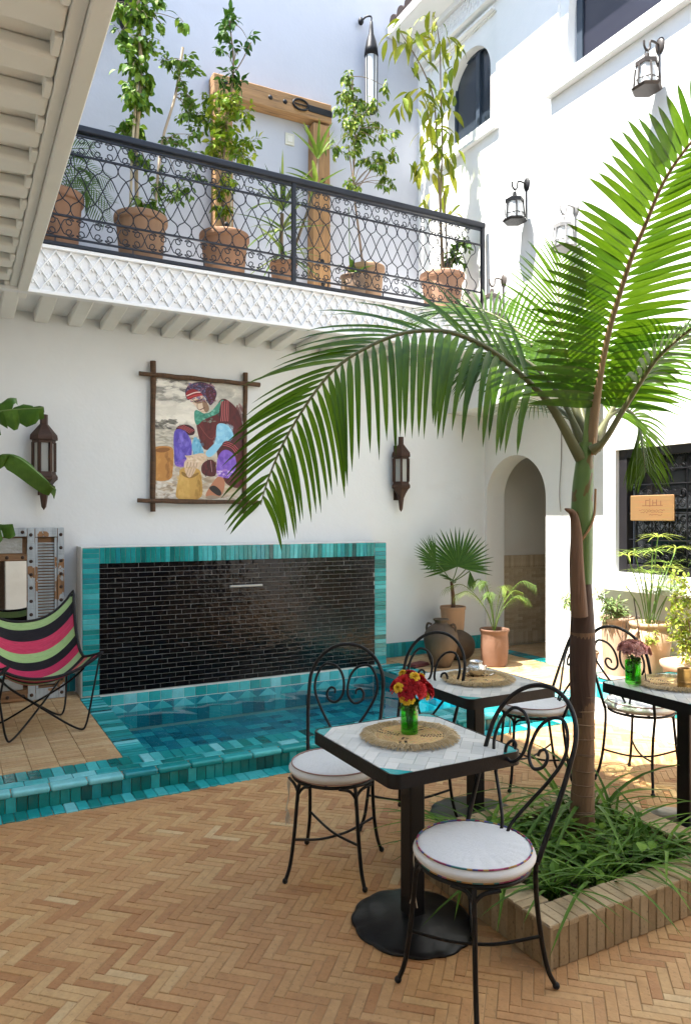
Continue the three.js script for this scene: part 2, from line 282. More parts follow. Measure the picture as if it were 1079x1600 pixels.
// ------------------------------------------------------------------ pool: stepped basin of turquoise tiles, water
{
  const basin = thing('pool_basin', 'sunken plunge pool lined with mottled turquoise tiles below the black tiled wall', 'pool', [0, 0, 0]);
  obj('basin_shell', [box(1.1, -.75, -6.66, 4.0, -.62, -4.76), box(1.12, -.62, -6.66, 1.155, .10, -4.76), box(3.935, -.62, -6.66, 4.0, .10, -4.76), box(1.155, -.62, -6.66, 3.935, .10, -6.612), box(1.155, -.62, -4.808, 3.935, .10, -4.76)], mat.groutTeal, basin);
  obj('bench_step', [box(1.156, -.61, -6.61, 3.934, -.235, -5.55), box(1.156, -.61, -5.549, 1.52, -.235, -4.81)], mat.groutTeal, basin);
  const g = [0, 1, 2].map(i => piece(.108, .01, .108, .002, i * .4, i * .3, .002)), g2 = [0, 1].map(i => piece(.104, .01, .085, .002, i * .4, i * .3)), it = [], dk = () => [0, 1, 5, 0, 3, 5, 2, 4, 1][pick(9)];
  for (let x = 1.215; x < 3.93; x += .11) for (let z = -6.555; z < -4.83; z += .11) it.push({ m: place(x, (z < -5.56 || x < 1.5) ? -.226 : -.61, z, 0, rs(.01), rs(.01)), g: pick(3), c: dk() });
  for (let z = -6.555; z < -4.83; z += .11) for (let y = -.56; y < .05; y += .11) it.push({ m: place(3.927, y, z, 0, 0, PI / 2), g: pick(3), c: dk() });
  for (let x = 1.58; x < 3.93; x += .11) for (let y = -.56; y < -.25; y += .11) it.push({ m: place(x, y, -5.542, 0, PI / 2, 0), g: pick(3), c: dk() });
  for (let z = -5.5; z < -4.83; z += .11) for (let y = -.56; y < -.25; y += .11) it.push({ m: place(1.528, y, z, 0, 0, -PI / 2), g: pick(3), c: dk() });
  for (let x = 1.215; x < 3.93; x += .11) for (let y = -.15; y < -.02; y += .11) it.push({ m: place(x, y, -6.605, 0, PI / 2, 0), g: pick(3), c: dk() });
  pieces('pool_tile', basin, it, g, poolMats, 200, 'pool_tile_field');
  const it2 = [];
  for (let x = 1.22; x < 3.9; x += .1065) it2.push({ m: place(x, .062, -6.604, 0, PI / 2 + rs(.02), 0), g: pick(2), c: [4, 2, 1, 4, 6, 2][pick(6)] });
  pieces('pool_tile', basin, it2, g2, tealMats, 60);
  const tri = boxUV(new THREE.ExtrudeGeometry(poly([[-.095, 0], [.095, 0], [0, .07]]), { depth: .006, bevelEnabled: true, bevelSize: .002, bevelThickness: .002, bevelSegments: 1 })), it3 = [];
  for (let x = 1.3; x < 3.85; x += .205) it3.push({ m: place(x + rs(.01), -.055, -6.6, 0, -.12, rs(.02)), g: 0, c: [6, 4, 6, 2][pick(4)] });
  pieces('pool_tile', basin, it3, [tri], tealMats, 60);
  const wg = new THREE.PlaneGeometry(2.77, 1.79, 120, 80); wg.rotateX(-PI / 2);
  { const p = wg.attributes.position; for (let i = 0; i < p.count; i++) { const x = p.getX(i), z = p.getZ(i); p.setY(i, .0022 * Math.sin(9 * x + 4 * z + 1.5 * Math.sin(5 * z)) + .0017 * Math.sin(-6 * x + 13 * z + Math.sin(4 * x)) + .0009 * Math.sin(21 * x + 3 * z) + .0006 * Math.sin(17 * z - 25 * x)); } wg.computeVertexNormals(); }
  wg.translate(2.545, .012, -5.71);
  struct('water', wg, MP([.62, .92, .95], .02, { transmission: 1, thickness: 0, ior: 1.33 }));
}
// ------------------------------------------------------------------ lower back wall and the black tiled panel
tag(obj('back_wall', box(-3, .0, -7.2, 5.9, 3.5, -6.87), mat.whiteBack), 'smooth white plaster wall under the balcony, behind painting and sconces', 'wall');
const skirt = (name, label, mk, n, p, turn) => {
  const t = thing(name, label, 'skirting', p, turn), g = [0, 1, 2].map(i => piece(.155, .012, .048, .002, i * .4, i * .3, .001)), it = [];
  for (let i = 0; i < n; i++) it.push({ m: stand(.025 + i * .05, .08, .006, .01), g: pick(3), c: [1, 2, 0, 1, 5, 2][pick(6)] });
  obj('skirting_bed', box(0, 0, -.006, n * .05, .158, .0), mat.groutTeal, t); pieces('skirting_tile', t, it, g, tealMats, 200);
};
skirt('tile_skirting', 'turquoise tile skirting along the wall behind the clay jars', 0, 30, [4.085, .122, -6.868], 0);
skirt('tile_skirting', 'short turquoise tile skirting beside the mirror foot', 0, 2, [.91, .122, -6.868], 0);
skirt('tile_skirting', 'sunlit turquoise tile skirting on the white pier right of the arch', 0, 25, [5.593, .122, -4.6], -PI / 2);
{
  const nt = thing('fountain_wall', 'black glazed brick panel framed in turquoise tiles behind the pool', 'tiled wall', [0, 0, 0]);
  obj('plaster_block', box(1.02, .0, -6.86, 4.075, 1.405, -6.608), mat.white, nt);
  obj('mortar_bed', box(1.03, .124, -6.607, 4.065, 1.398, -6.5992), M([.28, .28, .265], .95), nt);
  const g = [], items = [];
  for (let i = 0; i < 5; i++) g.push(piece([.132, .128, .136, .10, .066][i], .008, .0408, .0012, i * .3, i * .2, .0022));
  const put = (gi, w, x, y, k = 1) => items.push({ m: place(x + w * k / 2, y, -6.597 + rs(.0006), 0, PI / 2 + rs(.02), rs(.008)).multiply(place(0, 0, 0, 0, 0, rs(.016))).scale(V(k, 1, 1)), g: gi, c: pick(3) });
  for (let r = 0; r < 26; r++) {
    const y = .148 + r * .0436; let x = 1.167;
    let first = r % 2 ? 4 : 0;
    while (x < 3.92) {
      let gi = first >= 0 ? first : pick(3); first = -1;
      let w = [.132, .128, .136, .10, .066][gi];
      const k = Math.min(1, (3.926 - x) / w); if (k < .12) break;
      put(gi, w, x, y, k); x += w + .0018 + rnd() * .0008;
    }
  }
  pieces('black_tile', nt, items, g, blackMats, 300, 'black_tile_field');
  const gt = [0, 1, 2].map(i => piece(.138, .01, .0415, .002, i * .4, i * .3, .002)), it = [];
  for (let x = 1.192; x < 3.91; x += .0437) it.push({ m: stand(x, 1.328, -6.594, .02), g: pick(3), c: [0, 1, 3, 0, 1, 2, 7, 5, 0, 4][pick(10)] });
  for (const x of [1.098, 3.998]) for (let y = .147; y < 1.39; y += .0437) it.push({ m: place(x, y, -6.594, 0, PI / 2 + rs(.02), rs(.01)), g: pick(3), c: [1, 2, 0, 1, 2, 4, 5, 3][pick(8)] });
  pieces('turquoise_tile', nt, it, gt, tealMats, 200);
  obj('water_spout', box(2.34, 1.0, -6.6, 2.67, 1.022, -6.57, .006), M([.35, .36, .35], .4, { metalness: .6 }), nt);
}
// ------------------------------------------------------------------ arch wall and the passage behind it
const wallX = (pts, holes, x, d) => { const g = new THREE.ExtrudeGeometry(poly(pts.map(([z, y]) => [-z, y]), holes), { depth: d, bevelEnabled: false, curveSegments: 28 }); g.rotateY(PI / 2); g.translate(x, 0, 0); return boxUV(g); };
{
  const out = [[-4.5, 0], [-4.5, 3.1], [-6.9, 3.1], [-6.9, 0], [-6.84, 0]];
  const arc = []; for (let i = 0; i <= 32; i++) { const a = PI - i / 32 * PI; arc.push([-6.35 + .49 * Math.cos(a), 1.87 + .49 * Math.sin(a)]); }
  tag(obj('arch_wall', wallX([...out, ...arc, [-5.86, 0]], [], 5.6, .27), mat.white), 'white wall in the far corner pierced by a round arched passage', 'wall');
  const p = thing('arched_passage', 'dim plastered passage with brick wainscot seen through the white arch', 'passage', [0, 0, 0]);
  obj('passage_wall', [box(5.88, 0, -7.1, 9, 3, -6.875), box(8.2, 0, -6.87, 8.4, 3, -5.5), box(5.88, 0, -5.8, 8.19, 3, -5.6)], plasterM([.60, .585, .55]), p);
  obj('passage_ceiling', box(5.88, 2.75, -6.874, 8.19, 2.9, -5.81), mat.white, p);
  const g = [piece(.138, .012, .036, .003, 0, 0, .002), piece(.13, .012, .036, .003, .4, .3, .002), piece(.15, .012, .034, .003, .2, .7, .002)], it = [];
  for (let r = 0; r < 21; r++) for (let x = 5.62 + (r % 2) * .07; x < 7.3; x += .142) it.push({ m: place(x + .07, .285 + r * .0365, -6.862, 0, PI / 2 + rs(.02), rs(.01)), g: pick(2), c: pick(5) });
  for (const y of [.195, 1.125]) for (let x = 5.635; x < 7.3; x += .0385) it.push({ m: stand(x, y, -6.862, .02), g: 2, c: pick(5) });
  obj('wainscot_bed', box(5.603, .12, -6.874, 7.3, 1.205, -6.867), M([.40, .33, .23], .95), p);
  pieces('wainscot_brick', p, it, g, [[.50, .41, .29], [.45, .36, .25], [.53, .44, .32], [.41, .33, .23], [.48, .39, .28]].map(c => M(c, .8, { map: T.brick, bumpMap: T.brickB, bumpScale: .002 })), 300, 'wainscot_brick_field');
}
// ------------------------------------------------------------------ upper right wall, flush window wall, its openings
{
  const w1 = () => { const p = new THREE.Path(), a = 6.13, b = 6.88, y0 = 5.9, y1 = 6.45, r = .36; p.moveTo(a, y0); p.lineTo(b, y0); p.lineTo(b, y1); p.absellipse(b - r, y1, r, .37, 0, PI / 2, false); p.lineTo(a + r, y1 + .37); p.absellipse(a + r, y1, r, .37, PI / 2, PI, false); p.lineTo(a, y0); return p; };
  const w2 = () => { const p = new THREE.Path(), a = 3.1, b = 5.03, y0 = 5.83, y1 = 6.2; p.moveTo(a, y0); p.lineTo(b, y0); p.lineTo(b, y1); p.absellipse(b - .6, y1, .6, .85, 0, PI / 2, false); p.lineTo(a + .6, y1 + .85); p.absellipse(a + .6, y1, .6, .85, PI / 2, PI, false); p.lineTo(a, y0); return p; };
  const rect = (z0, z1, y0, y1) => new THREE.Path([[-z1, y0], [-z0, y0], [-z0, y1], [-z1, y1]].map(q => new THREE.Vector2(...q)));
  const outline = [[-7.45, 2.85], [-4.58, 2.85], [-4.58, 0], [2.5, 0], [2.5, 9], [-7.45, 9]];
  const t = thing('right_wall', 'tall sunlit white wall on the right with lanterns and upper windows', 'wall', [0, 0, 0]);
  obj('wall_face', wallX(outline, [rect(-7.2, -6.005, 5.755, 6.965), rect(-5.12, -2.9, 5.70, 7.6), rect(-4.45, -2.95, 1.19, 2.235)], 5.05, .026), mat.white, t);
  obj('wall_core', wallX(outline, [w1(), w2(), rect(-4.45, -2.95, 1.19, 2.235)], 5.0765, .535), mat.white, t);
  obj('ledge', box(4.995, 5.705, -7.25, 5.049, 5.745, -5.965, .006), mat.white, t);
  obj('ledge', box(5.0, 6.972, -7.25, 5.049, 7.0, -6.02, .006), mat.white, t);
  obj('ledge', box(4.975, 5.625, -5.22, 5.049, 5.69, -2.8, .006), mat.white, t);
  obj('window_shelf', box(4.93, 1.045, -4.57, 5.049, 1.085, -2.8, .005), M([.62, .62, .58], .7), t);
  const a = thing('arched_window', 'small blue-black arched window high above the balcony railing', 'window', [5.17, 5.9, -6.505]);
  obj('window_frame', [box(0, 0, -.39, .05, .93, -.35), box(0, 0, .35, .05, .93, .39), box(0, 0, -.348, .05, .04, .348), box(0, .89, -.348, .05, .93, .348), box(-.012, .041, .03, .05, .889, .09)], mat.blueWood, a);
  obj('pane', box(.02, .041, -.349, .03, .889, .029), mat.darkGlass, a); obj('pane', box(.02, .041, .091, .03, .889, .349), mat.darkGlass, a);
  const b = thing('large_window', 'wide dark window with deep white reveal at the upper right', 'window', [5.16, 5.83, -4.07]);
  obj('window_frame', [box(0, 0, -.93, .05, 1.6, -.86), box(0, 0, .86, .05, 1.6, .93), box(0, 0, -.858, .05, .05, .858), box(-.01, .051, .0, .05, 1.6, .06)], mat.blueWood, b);
  obj('pane', box(.02, .051, -.859, .03, 1.59, -.001), M([.022, .022, .032], .12), b); obj('pane', box(.02, .051, .061, .03, 1.59, .859), M([.022, .022, .032], .12), b);
  // cornice with a pierced band and roof tiles
  const c = thing('cornice', 'white cornice with pierced lattice band under the roof tiles, top right', 'cornice', [0, 0, 0]);
  obj('cornice_slab', [box(4.60, 7.36, -7.44, 5.2, 7.46, 2.4), box(4.93, 7.30, -7.44, 5.06, 7.36, 2.4), box(4.955, 7.06, -7.44, 5.049, 7.085, 2.4)], mat.white, c);
  obj('band_backing', box(4.985, 7.085, -7.44, 5.049, 7.30, 2.4), mat.stucco, c);
  const L = []; for (let z = -7.6; z < -4.6; z += .075) for (const s of [-1, 1]) L.push(xf(box(-.006, -.14, -.006, .006, .14, .006), [4.981, 7.192, z], [s * .6, 0, 0]));
  obj('lattice', L, mat.stucco, c);
  const half = new THREE.CylinderGeometry(.075, .06, .42, 12, 1, false, 0, PI); const tg = boxUV(half);
  const tmat = [[.10, .06, .045], [.07, .05, .045], [.14, .075, .05]].map(q => M(q, .8, { map: T.clay }));
  for (let i = 0, z = -7.3; z < -4.5; z += .155, i++) { const o = obj('roof_tile', tg, tmat[pick(3)], c); o.position.set(4.80, 7.53 + rs(.008), z); o.rotation.z = PI / 2 + .3; }
}
{ // iron grille window on the right
  const w = thing('grille_window', 'black framed ground floor window behind scrolled iron grille at right edge', 'window', [5.12, 1.19, -4.45]);
  const F = (z0, y0, z1, y1, x0 = -.03, x1 = .06) => box(x0, y0, z0, x1, y1, z1, .006);
  obj('window_frame', [F(0, 0, .085, 1.045), F(1.415, 0, 1.5, 1.045), F(.086, 0, 1.414, .07), F(.086, .975, 1.414, 1.045), F(.73, .071, .80, .974)], M([.016, .014, .016], .35), w);
  obj('pane', box(.1, .05, .05, .11, 1.0, 1.46), M([.03, .033, .036], .07), w);
  const gr = [];
  for (let z = .15; z < 1.4; z += .165) gr.push(bar([0, .07, z], [0, .975, z], .006));
  for (const y of [.28, .5, .74, .86]) gr.push(bar([0, y, .085], [0, y, 1.41], .006));
  obj('grille_bar', gr, mat.iron, w);
  const sc = [];
  for (let i = 0; i < 30; i++) { const a = i / 29 * 3.6 * PI, r = .008 + .03 * (1 - i / 29); sc.push([0, r * Math.sin(a), r * Math.cos(a)]); }
  const sg = sweep(sc, .0035, 5, 60), heart = sweep([[0, -.02, 0], [0, .05, .05], [0, .1, .045], [0, .1, .015]], .0035, 5);
  const S = [];
  for (let z = .15 + .0825; z < 1.36; z += .165) for (const y of [.17, .39, .62, .92]) { for (const s of [-1, 1]) for (const q of [-1, 1]) S.push(xf(sg, [0, y + q * .042, z + s * .04], [s > 0 ? 0 : PI, 0, 0])); S.push(xf(heart, [0, y - .03, z]), xf(heart, [0, y - .03, z], [0, PI, 0])); }
  obj('scroll', S, mat.iron, w);
  const cv = document.createElement('canvas'); cv.width = 512; cv.height = 320; const x = cv.getContext('2d');
  x.fillStyle = '#7a5c36'; x.fillRect(0, 0, 512, 320);
  for (let i = 0; i < 260; i++) { x.fillStyle = `rgba(${90 + rnd() * 90},${55 + rnd() * 60},${20 + rnd() * 40},.16)`; x.fillRect(rnd() * 512, rnd() * 320, 40 + rnd() * 200, 1 + rnd() * 5); }
  x.strokeStyle = '#5a3216'; x.fillStyle = '#5a3216'; x.lineWidth = 9; x.lineCap = 'round';
  for (const [a, b] of [[[190, 60], [190, 130]], [[240, 40], [240, 140]], [[275, 60], [275, 130]], [[320, 55], [320, 130]], [[370, 70], [370, 130]], [[150, 130], [390, 130]], [[190, 60], [225, 60]], [[275, 95], [320, 95]]]) { x.beginPath(); x.moveTo(...a); x.lineTo(...b); x.stroke(); }
  x.lineWidth = 6; for (const [y0, x0, x1] of [[190, 110, 420], [215, 130, 400], [250, 230, 390]]) { x.beginPath(); x.moveTo(x0, y0); for (let q = x0; q < x1; q += 9) x.lineTo(q, y0 + rs(9)); x.stroke(); }
  const s = thing('wooden_sign', 'small tan wooden board with dark lettering hung on the iron grille', 'sign', [5.055, 1.735, -4.08]);
  const pl = new THREE.PlaneGeometry(.41, .2); pl.rotateY(-PI / 2); pl.translate(-.0125, 0, 0);
  obj('board', box(-.011, -.105, -.21, .011, .105, .21, .008), M([.42, .25, .11], .7, { map: T.wood }), s);
  obj('sign_face', pl, new THREE.MeshStandardMaterial({ map: canvasTex(cv), roughness: .8 }), s);
  obj('hanging_wire', [sweep([[0, .1, -.17], [.02, .2, 0], [0, .1, .17]], .002, 5), box(-.006, .1, .15, .012, .135, .27)], mat.iron, s);
}
// ------------------------------------------------------------------ balcony floor, pierced fascia, beams
{
  const b = thing('balcony_floor', 'white balcony slab with diamond lattice fascia and beams underneath', 'balcony', [0, 0, 0]);
  obj('slab', box(-3, 3.43, -7.449, 5.049, 3.776, -6.2), mat.white, b);
  const slope = q => { const a = q.attributes.position; for (let i = 0; i < a.count; i++) if (a.getY(i) < 3.385) a.setY(i, a.getY(i) + .06 * (a.getZ(i) + 6.868) / .668); return q; };
  for (let i = 0; i < 24; i++) { const x = -1.2 + i * .2755; if (x < 5) obj('beam', slope(box(x - .06, 3.345, -6.868, x + .06, 3.435, -6.2, .014)), mat.beam, b); }
  obj('fascia_backing', box(.2, 3.405, -6.199, 5.049, 3.775, -6.165), mat.stucco, b);
  obj('fascia_edge', [box(.2, 3.395, -6.21, 5.049, 3.425, -6.135, .006), box(.2, 3.755, -6.21, 5.049, 3.785, -6.135, .006)], mat.stucco, b);
  const p = .112, slat = boxUV(new RoundedBoxGeometry(.012, .47, .016, 1, .004)), cell = extrude(poly([[0, -.038], [.026, 0], [.012, .034], [0, .045], [-.012, .034], [-.026, 0]]), .006, .005);
  for (let i = 0; i < 47; i++) for (const s of [-1, 1]) {      // the slats stop at the two edge mouldings
    const x = .2 + i * p, dx = .165 * Math.tan(.62), lo = x - s * dx, hi = x + s * dx;
    if (Math.min(lo, hi) < .22 || Math.max(lo, hi) > 5.04) continue;
    const o = obj('lattice_slat', xf(slat, [0, 0, 0], [0, 0, 0], .86), mat.stucco, b); o.position.set(x, 3.59, -6.153 + s * .002); o.rotation.z = -s * .62;
  }
  const C = [];
  for (let i = 0; i < 47; i++) for (let j = 0; j < 5; j++) { const x = .2 + i * p + (j % 2 ? p / 2 : 0), y = 3.59 + (j - 2) * p / 2 / Math.tan(.62); if (x > .26 && x < 5.0 && y > 3.44 && y < 3.74) C.push(xf(cell, [x + .5 * 0, y, -6.165])); }
  const o = obj('lattice_motif', C, mat.stucco, b); o.userData.kind = 'stuff';
}
{ // left gallery: beams overhead
  const g = thing('left_gallery', 'white beamed gallery ceiling overhead at upper left with moulded edge', 'gallery', [.56, 0, -6.15], -.0139);
  obj('soffit', box(-4, 3.49, -1, -.12, 3.78, 8.6), mat.beam, g);
  obj('edge_beam', [box(-.075, 3.395, -.2, 0, 3.80, 8.6, .008), box(-.13, 3.42, -.2, -.076, 3.78, 8.6, .008)], mat.beam, g);
  for (let i = -1; i < 27; i++) { const z = .19 + i * .317; obj('beam', box(-4, 3.425, z - .08, -.131, 3.492, z + .08, .022), mat.beam, g); obj('dentil', box(-.165, 3.42, z + .095, -.132, 3.491, z + .222, .008), mat.beam, g); }
}
// ------------------------------------------------------------------ upper walls and the sides of the court behind the camera
tag(obj('upper_back_wall', box(-3, 3.6, -7.8, 5.6, 9.4, -7.451), plasterM([.50, .51, .565])), 'upper wall behind the balcony plants, lavender skylit shade put into its colour', 'wall');  // lavender-grey of its skylit shade is put into the plaster colour
tag(obj('left_shade_wall', box(-3, 3.79, -7.4, .42, 7.15, 2.4), mat.white), 'unseen solid white storey above the left gallery, added to shade the court', 'wall');  // unseen block added for shading; its height sets where the sun reaches
tag(obj('left_bounce_wall', box(-1.2, 0, -6.86, -.9, 3.6, 2.4), mat.white), 'unseen white wall set close under the left gallery to bounce light', 'wall');  // out of view, placed near to throw light up onto the gallery beams
{
  const f = thing('front_wall', 'white courtyard wall behind the viewer with an arched doorway', 'wall', [0, 0, 2.5]);
  const hole = new THREE.Path(); hole.moveTo(-.05, .02); hole.lineTo(1.05, .02); hole.lineTo(1.05, 1.7); hole.absarc(.5, 1.7, .55, 0, PI, false); hole.lineTo(-.05, .02);
  obj('wall_face', extrude(poly([[-3.3, 0], [5.6, 0], [5.6, 8], [-3.3, 8]], [hole]), .3), mat.white, f);
  obj('door', box(-.2, 0, .31, 1.2, 2.5, .36), M([.10, .055, .03], .6, { map: T.wood }), f);
}
{
  const g = thing('front_shade_gallery', 'unseen gallery added behind the viewer to darken what the black tiles mirror', 'gallery', [0, 0, 0]);  // unseen, added to shade the front wall reflected in the black tiles
  obj('slab', box(.57, 3.45, 1.0, 5.04, 3.8, 2.49), mat.beam, g); obj('edge_beam', box(.57, 3.38, .92, 5.04, 3.8, .999, .008), mat.beam, g);
  obj('dark_reflection_screen', box(2.6, 0, 2.42, 5.0, 2.4, 2.49), M([.03, .018, .012], .7, { map: T.wood }), g);  // unseen near-black sheet added so the black tiles mirror something dark
}
// ------------------------------------------------------------------ balcony railing
{
  const t = thing('balcony_railing', 'black wrought iron balcony railing with scrolls and woven loops', 'railing', [0, 0, -6.15]);
  const m = mat.ironBlue, x0 = .2, x1 = 4.99;
  obj('handrail', box(x0, 4.712, -.032, x1 + .02, 4.772, .032, .016), m, t);
  for (const y of [3.862, 4.035, 4.535, 4.692]) obj('rail', box(x0, y - .007, -.009, x1, y + .007, .009), m, t);
  obj('bottom_rail', box(x0, 3.79, -.022, x1, 3.816, .022), m, t);
  for (const x of [.55, 2.80, 4.985]) obj('post', box(x - .018, 3.8, -.018, x + .018, 4.715, .018), m, t);
  const p = .122, L = [[0, 0], [.32, .012], [.5, .06], [.4, .098], [0, .135], [-.5, .25], [-1, .365], [-1.4, .402], [-1.5, .44], [-1.32, .488], [-1, .5]];
  const wave = [1, -1].map(s => sweep(L.map(([a, b]) => [s * (a + .5) * p, b, s * .004]), .0048, 5, 44));
  for (let i = 0; i < 39; i++) for (const k of [0, 1]) {
    const x = .26 + i * p; if (x - p < .2 || x + p > 5.0) continue;
    const o = obj('loop_bar', wave[k], m, t); o.position.set(x, 4.035, 0);
  }
  const spiral = []; for (let i = 0; i <= 26; i++) { const a = i / 26 * 2.6 * PI, r = .009 + .031 * i / 26; spiral.push([r * Math.cos(a + .55 * PI), r * Math.sin(a + .55 * PI)]); }
  // an S scroll from the upper spiral of one group to the lower spiral of the next
  const S = (fx, fy) => sweep([...spiral.map(([x, y]) => [fx * (-.067 + x), fy * (.039 + y), 0]).slice(0, 24), [fx * -.03, fy * .058, 0], [0, 0, 0], [fx * .03, -fy * .058, 0], ...spiral.map(([x, y]) => [fx * (.067 - x), fy * (-.039 - y), 0]).slice(0, 24).reverse()], .0045, 5, 110);
  const sg = [S(1, 1), S(1, -1)];
  for (const y of [3.9485, 4.6135]) for (let i = 0; i < 21; i++) { const x = .36 + i * .218; for (const g of sg) { const o = obj('scroll', g, m, t); o.position.set(x, y, 0); } }
  for (let i = 0; i < 8; i++) obj('stud', box(.75 + i * .6, 3.81, -.005, .76 + i * .6, 3.86, .005), m, t);
}
// ------------------------------------------------------------------ wooden door frame on the balcony, switch
{
  const w = M([.44, .26, .12], .75, { map: T.wood, bumpMap: T.woodB, bumpScale: .008 });
  const f = thing('wooden_door_frame', 'heavy old timber door frame leaning against the upper wall behind plants', 'door frame', [0, 0, -7.38]);
  const post = (x0, x1, y0, y1) => { const g = new RoundedBoxGeometry(y1 - y0, x1 - x0, .14, 3, .012); const p = g.attributes.position; for (let i = 0; i < p.count; i++) { const a = p.getX(i) * 9; p.setY(i, p.getY(i) + .008 * Math.sin(a * 1.7) * Math.sign(p.getY(i))); } g.computeVertexNormals(); return boxUV(g); };
  const P = (name, x0, x1, y0, y1) => { const o = obj(name, post(x0, x1, y0, y1), w, f); o.rotation.z = PI / 2; o.position.set((x0 + x1) / 2, (y0 + y1) / 2, 0); };
  P('post', 2.44, 2.64, 3.78, 6.05); P('post', 3.56, 3.78, 3.78, 6.03);
  const l = obj('lintel', boxUV(new RoundedBoxGeometry(1.37, .21, .16, 3, .014)), w, f); l.position.set(3.105, 6.15, .005); l.rotation.z = .02;
  for (const [x, y] of [[2.55, 6.17], [3.05, 6.15], [3.22, 6.15], [2.55, 5.9], [2.56, 4.7], [3.68, 5.4], [3.67, 4.5], [3.68, 4.25], [3.67, 3.98]]) { const o = obj('bolt', xf(new THREE.SphereGeometry(.026, 12, 8), [0, 0, 0]), mat.iron, f); o.position.set(x, y, .085); o.scale.z = .6; }
  const loop = []; for (let i = 0; i <= 20; i++) { const a = i / 20 * 2 * PI; loop.push([.09 * Math.cos(a), .055 * Math.sin(a), .1]); }
  const h = obj('hinge_strap', [box(3.50, 6.12, .08, 3.79, 6.19, .096, .004), xf(sweep(loop, .012, 6), [3.40, 6.16, 0]), xf(sweep(loop, .01, 6), [3.38, 6.16, 0], [0, 0, 0], .6), bar([3.33, 6.16, .1], [3.5, 6.16, .1], .008)], mat.iron, f);
  const s = thing('light_switch', 'small square white light switch on upper wall inside the timber frame', 'switch', [3.34, 5.84, -7.45]);
  obj('plate', box(-.055, -.065, 0, .055, .065, .014, .005), M([.62, .60, .50], .5), s); obj('rocker', box(-.03, -.035, .0145, .03, .035, .022, .003), M([.7, .68, .6], .4), s);
}
// ------------------------------------------------------------------ lanterns
function wallLantern(name, label, x, y, z, turn, metal) {        // plate at the origin, the lantern hangs from its hook
  const t = thing(name, label, 'lantern', [x, y, z], turn, undefined), mt = metal;
  const plate = obj('wall_plate', lathe([[.0, .022], [.03, .02], [.05, .01], [.055, 0]], 24), mt, t); plate.rotation.x = PI / 2; plate.scale.set(.8, 1, 1.25);
  obj('hook', sweep([[0, 0, .01], [0, .01, .08], [0, .0, .115], [0, -.06, .125], [0, -.085, .155], [0, -.06, .185], [0, -.015, .19]], .0085, 8), mt, t);
  obj('cable', bar([0, -.04, .012], [0, -.34, .012], .006), mt, t);
  const ring = []; for (let i = 0; i <= 14; i++) { const a = i / 14 * 2 * PI; ring.push([.016 * Math.sin(a), -.095 + .02 * Math.cos(a), .157]); }
  obj('ring', sweep(ring, .004, 6), mt, t);
  const c = .157, hex = (r0, y0, r1, y1, n = 6) => { const g = new THREE.CylinderGeometry(r1, r0, y1 - y0, n, 1, false); g.rotateY(PI / 6); g.translate(0, (y0 + y1) / 2, c); return toCreasedNormals(plain(g), .4); };
  obj('lantern_cap', [hex(.022, -.15, .018, -.112, 12), hex(.075, -.178, .03, -.15), hex(.092, -.215, .092, -.18)], mt, t);
  obj('lantern_base', [hex(.108, -.405, .125, -.39), hex(.112, -.39, .104, -.372)], mt, t);
  const B = []; for (let i = 0; i < 6; i++) { const a = i / 6 * 2 * PI; B.push(bar([.101 * Math.sin(a), -.375, c + .101 * Math.cos(a)], [.086 * Math.sin(a), -.213, c + .086 * Math.cos(a)], .0075)); const b = a + PI / 3; B.push(bar([.096 * Math.sin(a), -.33, c + .096 * Math.cos(a)], [.096 * Math.sin(b), -.33, c + .096 * Math.cos(b)], .005)); }
  obj('lantern_bars', B, mt, t);
  obj('glass', hex(.094, -.372, .08, -.214), mat.frost, t);
  return t;
}
const lanternGrey = M([.09, .08, .075], .5, { map: T.rust }), lanternTan = M([.035, .026, .021], .5, { map: T.rust });
wallLantern('wall_lantern', 'brown-based iron lantern on a hook below the large upper right window', 5.05, 5.455, -4.0, -PI / 2, lanternTan);
wallLantern('wall_lantern', 'black iron lantern casting a long shadow on the sunlit right wall', 5.05, 4.955, -5.545, -PI / 2, mat.iron);
wallLantern('wall_lantern', 'pale grey lantern half hidden by tips of the tall palm frond', 5.05, 4.478, -4.90, -PI / 2, M([.24, .235, .23], .5));
wallLantern('wall_lantern', 'grey-brown lantern next to the railing end, behind palm leaves', 5.05, 4.10, -5.885, -PI / 2, lanternGrey);
